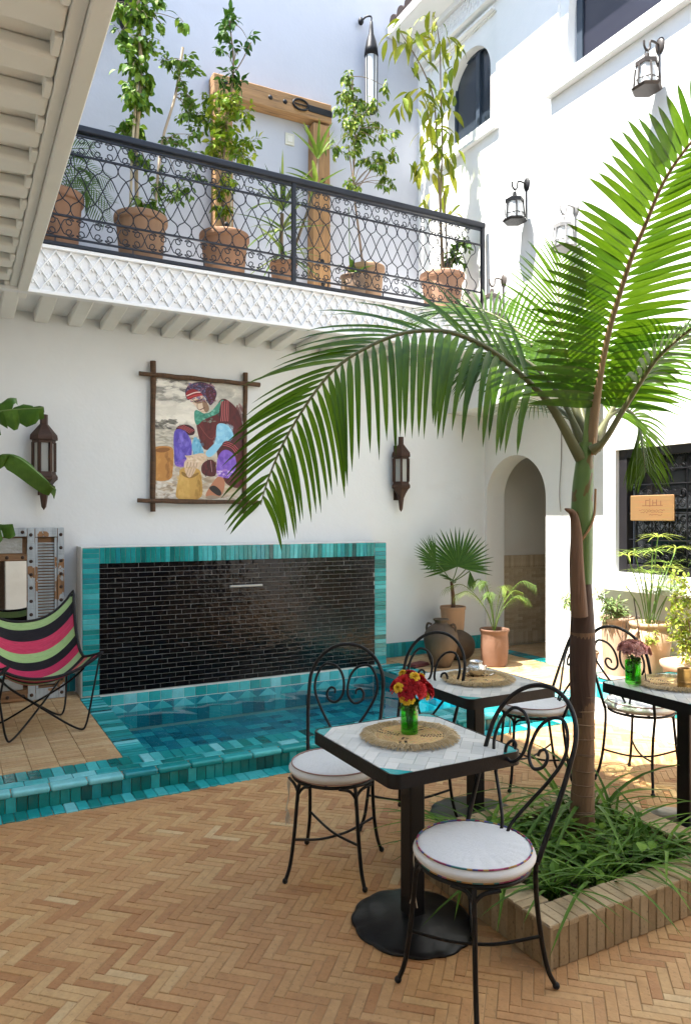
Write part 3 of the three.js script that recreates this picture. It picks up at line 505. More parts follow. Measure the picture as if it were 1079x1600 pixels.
{
  const t = thing('tall_lantern', 'tall black bottle-shaped lantern high on the upper back wall', 'lantern', [4.30, 0, -7.3]); t.scale.set(.74, 1, .74);
  obj('wall_bracket', [sweep([[-.1, 7.40, -.14], [-.06, 7.43, -.05], [0, 7.42, 0], [.0, 7.36, 0]], .012, 7), xf(new THREE.SphereGeometry(.045, 14, 10), [-.11, 7.40, -.13])], mat.iron, t);
  obj('lantern_neck', lathe([[0, 7.36], [.025, 7.36], [.03, 7.3], [.04, 7.22], [.075, 7.14], [.10, 7.05], [.11, 6.97], [.0, 6.97]], 20), mat.iron, t);
  const B = []; for (let i = 0; i < 5; i++) { const a = i / 5 * 2 * PI; B.push(bar([.1 * Math.sin(a), 6.97, .1 * Math.cos(a)], [.095 * Math.sin(a), 6.35, .095 * Math.cos(a)], .009)); }
  obj('lantern_bars', B, mat.iron, t); obj('glass', lathe([[.085, 6.36], [.09, 6.96]], 20), mat.frost, t);
  obj('lantern_base', lathe([[0, 6.3], [.06, 6.31], [.11, 6.35], [.0, 6.36]], 20), mat.iron, t);
  const u = thing('hanging_lantern', 'black iron lantern with pointed bottom at upper left beside gallery edge', 'lantern', [1.52, 0, -7.2]);
  obj('lantern_body', toCreasedNormals(plain(lathe([[.0, 6.92], [.05, 6.86], [.14, 6.74], [.14, 6.56], [.125, 6.52], [.06, 6.36], [.0, 6.28]], 8)), .5), mat.iron, u);
  obj('bracket', [bar([0, 6.9, 0], [0, 7.1, 0], .008), bar([0, 7.1, 0], [0, 7.1, -.25], .012)], mat.iron, u);
  obj('drop', sweep([[0, 6.285, 0], [.022, 6.24, 0], [0, 6.19, 0], [-.022, 6.24, 0], [0, 6.285, 0]], .0045, 5, 4, false), mat.iron, u);
}
function sconce(label, x) {
  const t = thing('wall_sconce', label, 'sconce', [x, 0, -6.78], 0), mt = mat.rust;
  const hexg = (prof) => toCreasedNormals(plain(lathe(prof, 6).rotateY(PI / 6)), .5);
  obj('sconce_top', [hexg([[0, 2.54], [.032, 2.54], [.032, 2.46], [.04, 2.45], [.108, 2.365], [.112, 2.345], [.112, 2.322], [.0, 2.32]]), hexg([[0, 2.32], [.095, 2.32], [.095, 2.295], [0, 2.295]])], mt, t);
  const B = []; for (let i = 0; i < 6; i++) { const a = (i + .5) / 6 * 2 * PI; const o = box(-.012, 2.05, -.012, .012, 2.30, .012); B.push(xf(o, [.088 * Math.sin(a), 0, .088 * Math.cos(a)], [0, a, 0])); }
  obj('sconce_bars', B, mt, t);
  obj('glass', hexg([[.08, 2.05], [.08, 2.296]]), MP([.75, .76, .72], .35, { transmission: .6, thickness: 0 }), t);
  obj('sconce_bottom', hexg([[0, 2.05], [.095, 2.05], [.098, 2.03], [.112, 2.01], [.112, 1.985], [.09, 1.965], [.06, 1.92], [.036, 1.87], [.027, 1.80], [.02, 1.75], [0, 1.72]]), mt, t);
  obj('back_plate', box(-.04, 1.85, -.089, .04, 2.45, -.082), mt, t);
}
sconce('rusty hexagonal wall sconce left of the painting, leaves in front', .742);
sconce('rusty hexagonal wall sconce right of the painting above the palm pots', 4.37);
// ------------------------------------------------------------------ painting of a potter in a frame of crossed poles
{
  const W = 710, H = 965, c = document.createElement('canvas'); c.width = W; c.height = H; const x = c.getContext('2d');
  const q = ([a, b]) => { const u = (a - 160) / 710, t = 185 + 55 * u, bt = 1150 + 22 * u; return [u * W, (b - t) / (bt - t) * H]; };
  const shape = (pts, fill, closed = true) => { const p = pts.map(q); x.beginPath(); const n = p.length; x.moveTo((p[0][0] + p[n - 1][0]) / 2, (p[0][1] + p[n - 1][1]) / 2); for (let i = 0; i < n; i++) { const b = p[(i + 1) % n]; x.quadraticCurveTo(p[i][0], p[i][1], (p[i][0] + b[0]) / 2, (p[i][1] + b[1]) / 2); } x.fillStyle = fill; x.fill(); };
  const line = (pts, st, w) => { const p = pts.map(q); x.beginPath(); x.moveTo(...p[0]); for (let i = 1; i < p.length - 1; i++) x.quadraticCurveTo(p[i][0], p[i][1], (p[i][0] + p[i + 1][0]) / 2, (p[i][1] + p[i + 1][1]) / 2); x.lineTo(...p[p.length - 1]); x.strokeStyle = st; x.lineWidth = w; x.lineCap = 'round'; x.stroke(); };
  x.fillStyle = '#c9c4b8'; x.fillRect(0, 0, W, H);
  const dab = (x0, y0, x1, y1, n, cols, sx, sy, al) => { for (let i = 0; i < n; i++) { const p = q([rr(x0, x1), rr(y0, y1)]); x.fillStyle = cols[pick(cols.length)]; x.globalAlpha = al * rr(.5, 1); x.beginPath(); x.ellipse(p[0], p[1], sx * rr(.4, 1.3), sy * rr(.4, 1.3), rs(.5), 0, 7); x.fill(); } x.globalAlpha = 1; };
  dab(160, 190, 880, 560, 240, ['#d8d3c6', '#bdb8ad', '#e4dfd3', '#a9a69d'], 60, 26, .5);
  dab(160, 190, 420, 300, 60, ['#75736d', '#8b8982', '#5f5d58'], 50, 16, .6); dab(200, 290, 440, 370, 40, ['#75736d', '#8b8982'], 34, 12, .5);
  dab(160, 210, 300, 250, 20, ['#e9e5da'], 36, 13, .7); dab(280, 230, 400, 330, 40, ['#ece8de', '#dedacf'], 34, 15, .7);
  dab(560, 250, 880, 520, 80, ['#b4b1a8', '#c9c5ba', '#9f9c94'], 50, 26, .5);
  dab(160, 380, 480, 540, 110, ['#e2ddd0', '#efeadd', '#d6d1c4'], 50, 22, .6);
  dab(160, 520, 340, 600, 60, ['#4c4a44', '#6b695f', '#37352f', '#8a877b'], 26, 8, .75);
  dab(150, 590, 480, 760, 160, ['#a7a191', '#c7c0ae', '#8d8777', '#d9d2c1'], 46, 8, .6);
  dab(150, 740, 880, 1180, 300, ['#a08d76', '#c2ae94', '#8f7b66', '#d3c2a8', '#b39c80'], 50, 16, .55);
  dab(150, 980, 340, 1150, 70, ['#e0dcd6', '#cfc9c0', '#8a7a68', '#f0ede8'], 30, 12, .7);
  shape([[150, 745], [200, 725], [270, 722], [322, 735], [325, 800], [320, 900], [312, 985], [235, 1000], [160, 985], [148, 880]], '#bb8443'); shape([[165, 760], [240, 730], [315, 745], [250, 780]], '#8a5a2a'); dab(155, 790, 230, 980, 30, ['#d29c55', '#c68f4b'], 14, 26, .5); dab(270, 790, 315, 980, 20, ['#8f5f2d'], 10, 24, .5);
  shape([[690, 330], [790, 390], [850, 480], [880, 640], [880, 1060], [780, 1060], [700, 1000], [640, 700], [640, 450]], '#4f1517'); dab(760, 420, 870, 1040, 60, ['#3a0e12', '#621a1c'], 16, 40, .5);
  shape([[490, 520], [560, 490], [660, 470], [690, 560], [660, 700], [600, 760], [545, 750], [510, 640]], '#5a1a1a'); dab(520, 520, 650, 740, 40, ['#6d2422', '#45120f'], 14, 30, .5); line([[520, 560], [600, 690], [650, 640], [680, 560]], '#7d3a38', 6);
  shape([[335, 610], [350, 565], [430, 550], [490, 590], [480, 640], [430, 640], [380, 600]], '#3a1118'); for (let i = 0; i < 4; i++) line([[352 + i * 14, 578 - i * 6], [400 + i * 14, 590 - i * 2], [446 + i * 12, 622 - i * 6]], '#c2565a', 4);
  shape([[330, 590], [390, 590], [440, 640], [465, 700], [460, 830], [420, 860], [390, 890], [330, 880], [330, 800], [322, 680]], '#5b4bb0'); dab(340, 620, 450, 840, 50, ['#7667cc', '#463892', '#8a7bd8'], 12, 34, .5); dab(335, 830, 430, 885, 16, ['#9a6fc9', '#7e57b8'], 18, 10, .7);
  shape([[485, 640], [525, 690], [550, 760], [560, 800], [480, 800], [460, 740], [465, 690]], '#6fb3d2'); dab(475, 680, 545, 790, 20, ['#9fd4ea', '#4b8fb5'], 10, 20, .6);
  shape([[660, 540], [740, 550], [790, 620], [790, 670], [730, 690], [690, 720], [640, 790], [590, 820], [560, 780], [600, 740], [650, 690], [650, 600]], '#8cc9e6'); dab(640, 560, 780, 700, 40, ['#b5e2f3', '#6aaed2', '#a4d8ee'], 16, 22, .5);
  shape([[690, 720], [720, 680], [790, 690], [835, 740], [835, 800], [790, 790], [740, 740]], '#40121a'); for (let i = 0; i < 3; i++) line([[705 + i * 8, 718 - i * 14], [770 + i * 8, 726 - i * 10], [818 + i * 4, 796 - i * 22]], '#c4525a', 5);
  shape([[670, 790], [720, 745], [790, 780], [818, 860], [800, 930], [765, 985], [700, 975], [650, 950], [655, 870]], '#7d57c0'); dab(670, 790, 800, 930, 40, ['#9872d6', '#6441a6'], 14, 26, .5); dab(655, 910, 780, 975, 26, ['#d6a6dc', '#b98ad0', '#efe0f2'], 18, 8, .7);
  shape([[540, 850], [640, 820], [660, 960], [600, 970], [530, 940]], '#4a1418'); dab(545, 850, 650, 955, 18, ['#6d1d22', '#300b0e'], 10, 22, .6); line([[608, 840], [618, 930]], '#c79aa0', 3);
  shape([[480, 430], [540, 460], [600, 470], [680, 370], [710, 350], [720, 400], [670, 470], [590, 500], [545, 520], [500, 570], [480, 520]], '#3f8d78'); dab(500, 440, 690, 540, 40, ['#62b39b', '#2c6a5a', '#9ad0bd'], 14, 10, .6);
  shape([[690, 370], [745, 360], [765, 440], [745, 535], [690, 530], [670, 470]], '#3a1015'); for (let i = 0; i < 5; i++) line([[690 + i * 14, 372 - i * 2], [698 + i * 13, 450], [688 + i * 14, 528]], '#cf6a6a', 5);
  shape([[440, 330], [540, 320], [580, 370], [600, 430], [570, 470], [540, 465], [510, 430], [480, 400], [450, 370]], '#d9c3ab'); shape([[540, 330], [590, 400], [600, 440], [570, 468], [545, 420]], '#8d6d55'); shape([[470, 372], [540, 345], [560, 380], [500, 395]], '#8a6a55');
  line([[475, 378], [500, 370]], '#2b1d18', 6); line([[505, 372], [540, 358]], '#2b1d18', 7); line([[505, 390], [500, 425], [520, 440]], '#8a6a55', 5); line([[525, 440], [560, 422]], '#5b2f28', 6); line([[530, 455], [560, 452]], '#b0937b', 4);
  shape([[408, 290], [440, 240], [520, 215], [600, 235], [660, 290], [650, 350], [610, 410], [590, 390], [560, 330], [500, 300], [450, 340], [440, 370], [418, 350]], '#3b2a4a');
  dab(430, 230, 640, 380, 260, ['#7c3a58', '#5a6d9c', '#8a93b8', '#2a1c33', '#a65a6a', '#46324f'], 8, 6, .7); shape([[560, 280], [600, 250], [655, 300], [640, 370], [605, 405], [585, 360]], '#4b1826'); dab(575, 280, 645, 390, 60, ['#7a2a40', '#2f0e18', '#5e4a7a'], 7, 7, .7);
  shape([[412, 300], [470, 270], [530, 300], [548, 325], [480, 340], [445, 365], [420, 345]], '#8c1f24'); line([[425, 330], [480, 302], [525, 300]], '#e7d3cb', 8); line([[430, 350], [490, 322], [540, 322]], '#c8393c', 8);
  shape([[400, 795], [450, 800], [540, 775], [585, 800], [560, 850], [520, 880], [470, 960], [430, 975], [405, 930], [400, 850], [430, 825]], '#d8bfa3'); for (const [a, b] of [[[430, 850], [412, 925]], [[455, 850], [432, 965]], [[480, 855], [455, 960]], [[505, 850], [480, 935]], [[420, 800], [470, 812]]]) line([a, [(a[0] + b[0]) / 2 + 4, (a[1] + b[1]) / 2], b], '#93745c', 4); dab(430, 800, 560, 850, 20, ['#eedcc6', '#c6a98b'], 14, 8, .6);
  shape([[365, 905], [420, 890], [520, 900], [535, 950], [545, 1050], [540, 1150], [335, 1150], [345, 1050], [370, 960]], '#c39a4f'); dab(355, 960, 440, 1140, 40, ['#d8b268', '#cda659'], 14, 28, .5); dab(490, 950, 535, 1140, 30, ['#94702f', '#a8803b'], 10, 28, .5); shape([[380, 915], [450, 960], [520, 925], [515, 950], [450, 985], [385, 955]], '#8d6a30');
  shape([[400, 890], [440, 900], [500, 890], [480, 940], [450, 975], [425, 965]], '#d4b798'); for (const a of [425, 447, 468]) line([[a + 20, 880], [a + 2, 930], [a - 8, 962]], '#96765d', 3);
  shape([[640, 990], [670, 960], [720, 985], [720, 1060], [690, 1130], [600, 1140], [560, 1120], [590, 1060]], '#b5795a'); shape([[590, 1050], [640, 1030], [700, 1090], [680, 1130], [610, 1080]], '#26201d'); shape([[560, 1125], [620, 1110], [690, 1130], [650, 1145], [580, 1142]], '#9a8a76');
  const t = thing('painting', 'framed painting of a seated woman in headscarf shaping a clay pot', 'painting', [0, 0, -6.868]);
  const cg = new THREE.PlaneGeometry(.9, 1.15); cg.translate(2.122, 2.386, .0305);
  obj('canvas', [box(1.675, 1.812, 0.006, 2.569, 2.958, .0285)], M([.6, .57, .5], .9), t);
  obj('painted_picture', cg, new THREE.MeshStandardMaterial({ map: canvasTex(c), roughness: .6, bumpMap: T.cloth, bumpScale: .0008 }), t);
  const w = M([.115, .06, .028], .7, { map: T.wood, bumpMap: T.woodB, bumpScale: .006 });
  const pole = (a, b, r) => { const n = 10, P = []; for (let i = 0; i <= n; i++) P.push([a[0] + (b[0] - a[0]) * i / n + rs(.003), a[1] + (b[1] - a[1]) * i / n + rs(.003), a[2]]); obj('pole', sweep(P, k => r * (1 + .08 * Math.sin(9 * k + a[0] * 7)), 9), w, t); };
  pole([1.685, 1.71, .035], [1.688, 3.105, .035], .025); pole([2.578, 1.695, .035], [2.592, 3.085, .035], .023);
  pole([1.555, 2.975, .06], [2.73, 2.972, .06], .022); pole([1.54, 1.812, .06], [2.72, 1.805, .06], .022);
}
// ------------------------------------------------------------------ mirror framed by an old painted shutter door
{
  const t = thing('door_mirror', 'tall mirror in a worn blue studded door frame leaning behind the striped chair', 'mirror', [.27, .122, -6.70]);
  t.rotation.x = -.045;
  const p = M([1, 1, 1], .7, { map: T.peel, bumpMap: T.woodB, bumpScale: .004 }), w = M([.30, .17, .085], .75, { map: T.wood, bumpMap: T.woodB, bumpScale: .006 });
  obj('back_board', box(-.63, 0, -.03, .63, 1.45, -.012), w, t);
  for (const s of [-1, 1]) {
    const X = (a, b) => s > 0 ? [a, b] : [-b, -a];
    for (const [a, b, y0, y1] of [[.335, .395, .0, 1.45], [.575, .63, .0, 1.45], [.396, .574, 1.37, 1.45], [.396, .574, 0, .09]]) { const [u, v] = X(a, b); obj('stile', box(u, y0, -.01, v, y1, .028, .005), p, t); }
    const [u, v] = X(.42, .55); const sl = box(u, -.008, -.003, v, .008, .003, .002);
    for (let i = 0; i < 48; i++) { const o = obj('louvre_slat', sl, p, t); o.position.set(0, .13 + i * .0252, .006); o.rotation.x = .5; }
    const [a, b] = X(.397, .419), [c, d] = X(.551, .573); obj('moulding', [box(a, .095, 0, b, 1.365, .018, .003), box(c, .095, 0, d, 1.365, .018, .003)], p, t);
  }
  obj('rail', box(-.334, 1.375, -.01, .334, 1.45, .028, .005), p, t); obj('rail', box(-.334, 1.175, -.01, .334, 1.225, .03, .005), w, t); obj('rail', box(-.334, 0, -.01, .334, .09, .028, .005), w, t);
  obj('carved_panel', box(-.30, 1.235, -.012, .30, 1.365, .0, .003), M([.36, .38, .40], .8, { map: T.burl, bumpMap: T.plaster, bumpScale: .02 }), t);
  obj('lower_panel', box(-.30, .095, -.012, .30, .19, .0, .003), M([.36, .38, .40], .8, { map: T.burl }), t);
  obj('mirror_glass', box(-.333, .20, -.0115, .333, 1.17, -.004), M([.86, .89, .87], .015, { metalness: 1 }), t);
  const sg = new THREE.SphereGeometry(.015, 12, 8), sm = M([.05, .03, .022], .5, { metalness: .5 });
  for (const s of [-1, 1]) for (const xx of [.365, .603]) for (let y = .045; y < 1.45; y += .112) { const o = obj('stud', sg, sm, t); o.position.set(s * xx, y, .029); o.scale.z = .6; }
  for (const y of [1.412, 1.2, .045]) for (let x = -.3; x <= .31; x += .12) { const o = obj('stud', sg, sm, t); o.position.set(x, y, .03); o.scale.z = .6; }
}
// ------------------------------------------------------------------ butterfly chairs
function butterflyChair(label, p, turn) {
  const t = thing('butterfly_chair', label, 'chair', p, turn, 'striped butterfly chairs on the platform');
  // corners: back tips high, front tips lower; sling hangs between
  const u0 = [[-.36, .95, -.34], [.36, .95, -.34], [.36, .56, .30], [-.36, .56, .30]];
  const n = 28, m = 34, pos = [], uv = [], idx = [];
  const S = (u, v) => {                                      // u -1..1 across, v 0..1 from back to front
    const e = Math.abs(u), w = .37 * (1 - .16 * Math.sin(PI * v)), yB = .74 + .21 * Math.pow(e, 2.4), yF = .41 + .15 * Math.pow(e, 2.2);
    const mid = .33 + .17 * Math.pow(e, 2.2), s = v < .62 ? v / .62 : 0;
    const y = v < .62 ? yB + (mid - yB) * (1 - Math.pow(1 - s, 1.55)) : mid + (yF - mid) * Math.pow((v - .62) / .38, 1.4);
    const zB = -.33 - .04 * e * e, zF = .27 + .05 * e * e;
    const z = zB + (zF - zB) * Math.pow(v, .92) + .0;
    return [u * w, y, z];
  };
  for (const off of [0, -.006]) for (let j = 0; j <= m; j++) for (let i = 0; i <= n; i++) { const q = S(i / n * 2 - 1, j / m); pos.push(q[0], q[1] + off, q[2] + off); uv.push(i / n * .7, j / m); }
  const w = n + 1, N = w * (m + 1);
  for (let j = 0; j < m; j++) for (let i = 0; i < n; i++) { const a = j * w + i, b = a + w; idx.push(a, b, a + 1, a + 1, b, b + 1, N + a, N + a + 1, N + b, N + a + 1, N + b + 1, N + b); }
  const g = new THREE.BufferGeometry(); g.setAttribute('position', new THREE.Float32BufferAttribute(pos, 3)); g.setAttribute('uv', new THREE.Float32BufferAttribute(uv, 2)); g.setIndex(idx); g.computeVertexNormals();
  const bands = [['#97b377', .06], ['#15131a', .085], ['#c4385a', .10], ['#9dbd7c', .08], ['#131118', .085], ['#c02f58', .09], ['#a3bf85', .085], ['#15131a', .075], ['#d0605f', .08], ['#98b37c', .07], ['#131118', .08], ['#c4385a', .06], ['#9dbd7c', .05]];
  const c = document.createElement('canvas'); c.width = 256; c.height = 1024; const x = c.getContext('2d'); let y = 0; const tot = bands.reduce((s, b) => s + b[1], 0);
  for (const [k, h] of bands) { x.fillStyle = k; x.fillRect(0, y, 256, h / tot * 1024 + 1); y += h / tot * 1024; }
  for (let i = 0; i < 9000; i++) { x.fillStyle = rnd() < .5 ? 'rgba(255,255,255,.05)' : 'rgba(0,0,0,.07)'; x.fillRect(rnd() * 256, rnd() * 1024, 2 + rnd() * 12, 1 + rnd() * 2); }
  const tx = canvasTex(c); tx.wrapS = THREE.RepeatWrapping; tx.flipY = false;
  obj('sling', g, new THREE.MeshStandardMaterial({ map: tx, roughness: .95, bumpMap: T.cloth, bumpScale: .002, side: THREE.DoubleSide }), t);
  const edge = []; const seg = (f, k) => { for (let i = 0; i < k; i++) edge.push(f(i / k)); };
  seg(s => S(-1 + 2 * s, 0), 16); seg(s => S(1, s), 16); seg(s => S(1 - 2 * s, 1), 16); seg(s => S(-1, 1 - s), 16); edge.push(edge[0]);
  obj('piping', sweep(edge, .011, 7, 120), M([.012, .011, .014], .9), t);
  // each corner drops to a foot on the floor, bends there and crosses under the seat to the other side
  for (const sx of [-1, 1]) for (const [ty, tz, fz] of [[.93, -.355, -.26], [.55, .315, .27]]) obj('frame_rod', sweep([[sx * .355, ty, tz], [sx * .31, ty * .5, (tz + fz) / 2], [sx * .27, .05, fz], [sx * .25, .012, fz * .97], [sx * .21, .02, fz * .86], [0, .17, fz * .28], [-sx * .2, .33, -fz * .35], [-sx * .29, .43, -fz * .62]], .0075, 8, 56), mat.iron, t);
  return t;
}
butterflyChair('striped black, pink and green butterfly chair in front of the mirror', [.585, .122, -5.78], .15);
butterflyChair('striped butterfly chair cut off by the left picture edge', [-.09, .122, -5.44], .3);
// ------------------------------------------------------------------ bistro tables
function makeTable() {
  const t = new THREE.Group(), sq = (h, r) => { const s = new THREE.Shape(); s.moveTo(-h + r, -h); s.lineTo(h - r, -h); s.absarc(h - r, -h + r, r, -PI / 2, 0, false); s.lineTo(h, h - r); s.absarc(h - r, h - r, r, 0, PI / 2, false); s.lineTo(-h + r, h); s.absarc(-h + r, h - r, r, PI / 2, PI, false); s.lineTo(-h, -h + r); s.absarc(-h + r, -h + r, r, PI, PI * 1.5, false); return s; };
  const ringS = sq(.30, .038); ringS.holes.push(new THREE.Path(sq(.2955, .034).getPoints(10)));
  const up = g => { g.rotateX(-PI / 2); return boxUV(g); };
  const e = up(new THREE.ExtrudeGeometry(ringS, { depth: .052, bevelEnabled: false, curveSegments: 10 })); e.translate(0, .694, 0); obj('rim', e, mat.iron, t);
  const b = up(new THREE.ExtrudeGeometry(sq(.295, .034), { depth: .045, bevelEnabled: false, curveSegments: 10 })); b.translate(0, .697, 0); obj('tabletop', b, M([.46, .44, .40], .8), t);
  // white glazed tiles in herringbone, a turquoise tile in every corner
  const L = .094, W = .047, ang = PI / 4, ca = Math.cos(ang), sa = Math.sin(ang), lim = .291, items = [];
  const wm = [[.66, .67, .66], [.61, .62, .61], [.70, .70, .68], [.57, .585, .585]].map(c => M(c, .2, { map: T.glaze2, bumpMap: T.glazeB, bumpScale: .0012 })), mats = [...wm, tealMats[2], tealMats[1]], geos = [], seen = {};
  const clip = (P, f) => { const o = []; for (let i = 0; i < P.length; i++) { const a = P[i], b = P[(i + 1) % P.length], fa = f(a), fb = f(b); if (fa >= 0) o.push(a); if (fa * fb < 0) { const k = fa / (fa - fb); o.push([a[0] + (b[0] - a[0]) * k, a[1] + (b[1] - a[1]) * k]); } } return o; };
  const cut = 2 * lim - .085, tile = (P, c) => { if (P.length < 3) return; const g = up(new THREE.ExtrudeGeometry(poly(P), { depth: .004, bevelEnabled: true, bevelSize: .0006, bevelThickness: .0012, bevelSegments: 1 })); g.translate(0, .7405 + rs(.0002), 0); obj('tile', g, mats[c], t); };
  const lay = (u, v, w, h) => {
    const gp = .0011; let P = [[u + gp, v + gp], [u + w - gp, v + gp], [u + w - gp, v + h - gp], [u + gp, v + h - gp]].map(([a, b]) => [a * ca - b * sa, a * sa + b * ca]);
    for (const f of [p => lim - p[0], p => lim + p[0], p => lim - p[1], p => lim + p[1], p => cut - p[0] - p[1], p => cut + p[0] - p[1], p => cut - p[0] + p[1], p => cut + p[0] + p[1]]) P = clip(P, f);
    let A = 0; for (let i = 0; i < P.length; i++) { const a = P[i], b = P[(i + 1) % P.length]; A += a[0] * b[1] - a[1] * b[0]; } if (A > .0003) tile(P, pick(4));
  };
  for (let y = -20; y < 20; y++) for (let x = -20; x < 20; x++) { const r = (((x - y) % 4) + 4) % 4; if (r === 0) lay(x * W, y * W, L, W); if (r === 3) lay(x * W, y * W, W, L); }
  for (const [a, b] of [[1, 1], [-1, 1], [-1, -1], [1, -1]]) { const q = [[lim, lim - .082], [lim, lim - .02], [lim - .02, lim], [lim - .082, lim]].map(p => [p[0] * a, p[1] * b]); tile(a * b > 0 ? q : q.reverse(), 4); }
  obj('column', box(-.036, .03, -.036, .036, .696, .036, .008), mat.iron, t); obj('top_bracket', [box(-.2, .678, -.02, .2, .696, .02, .003), box(-.02, .676, -.2, .02, .694, .2, .003)], mat.iron, t);
  const pos = [], idx = [], n = 96, prof = [[.0, .045], [.06, .043], [.12, .034], [.18, .024], [.215, .016], [.232, .012], [.238, .006], [.236, .0]];
  for (const [r, y] of prof) for (let i = 0; i <= n; i++) { const a = i / n * 2 * PI, k = 1 + .035 * Math.abs(Math.cos(a * 6)) * Math.min(1, r / .2) ** 3; pos.push(r * k * Math.cos(a), y, r * k * Math.sin(a)); }
  for (let j = 0; j < prof.length - 1; j++) for (let i = 0; i < n; i++) { const a = j * (n + 1) + i, c = a + n + 1; idx.push(a, a + 1, c, c, a + 1, c + 1); }
  const g = new THREE.BufferGeometry(); g.setAttribute('position', new THREE.Float32BufferAttribute(pos, 3)); g.setIndex(idx); g.computeVertexNormals(); obj('base_plate', plain(g), MP([.006, .006, .0075], .3, { specularIntensity: .6, bumpMap: T.plaster, bumpScale: .004 }), t);
  return t;
}
T.glaze2 = tex(256, (u, v) => { const a = fbm(u, v, 5, 5, 4, 141); const k = .86 + .16 * a; return [k, k, k * .99]; }, false, 2);
{
  const t0 = makeTable(); t0.name = numbered('bistro_table'); scene.add(t0); t0.position.set(1.675, 0, -2.512); t0.scale.z = 1.08;
  tag(t0, 'nearest white tiled square table, holding the red and yellow flowers', 'table', 'white tiled bistro tables');
  copyOf(t0, 'bistro_table', 'white tiled square table with a silver pot, in front of the clay jars', [2.585, 0, -3.25]).scale.z = 1.08;
  copyOf(t0, 'bistro_table', 'white tiled square table at right edge with pink roses on it', [3.475, 0, -2.585]).scale.z = 1.08;
}
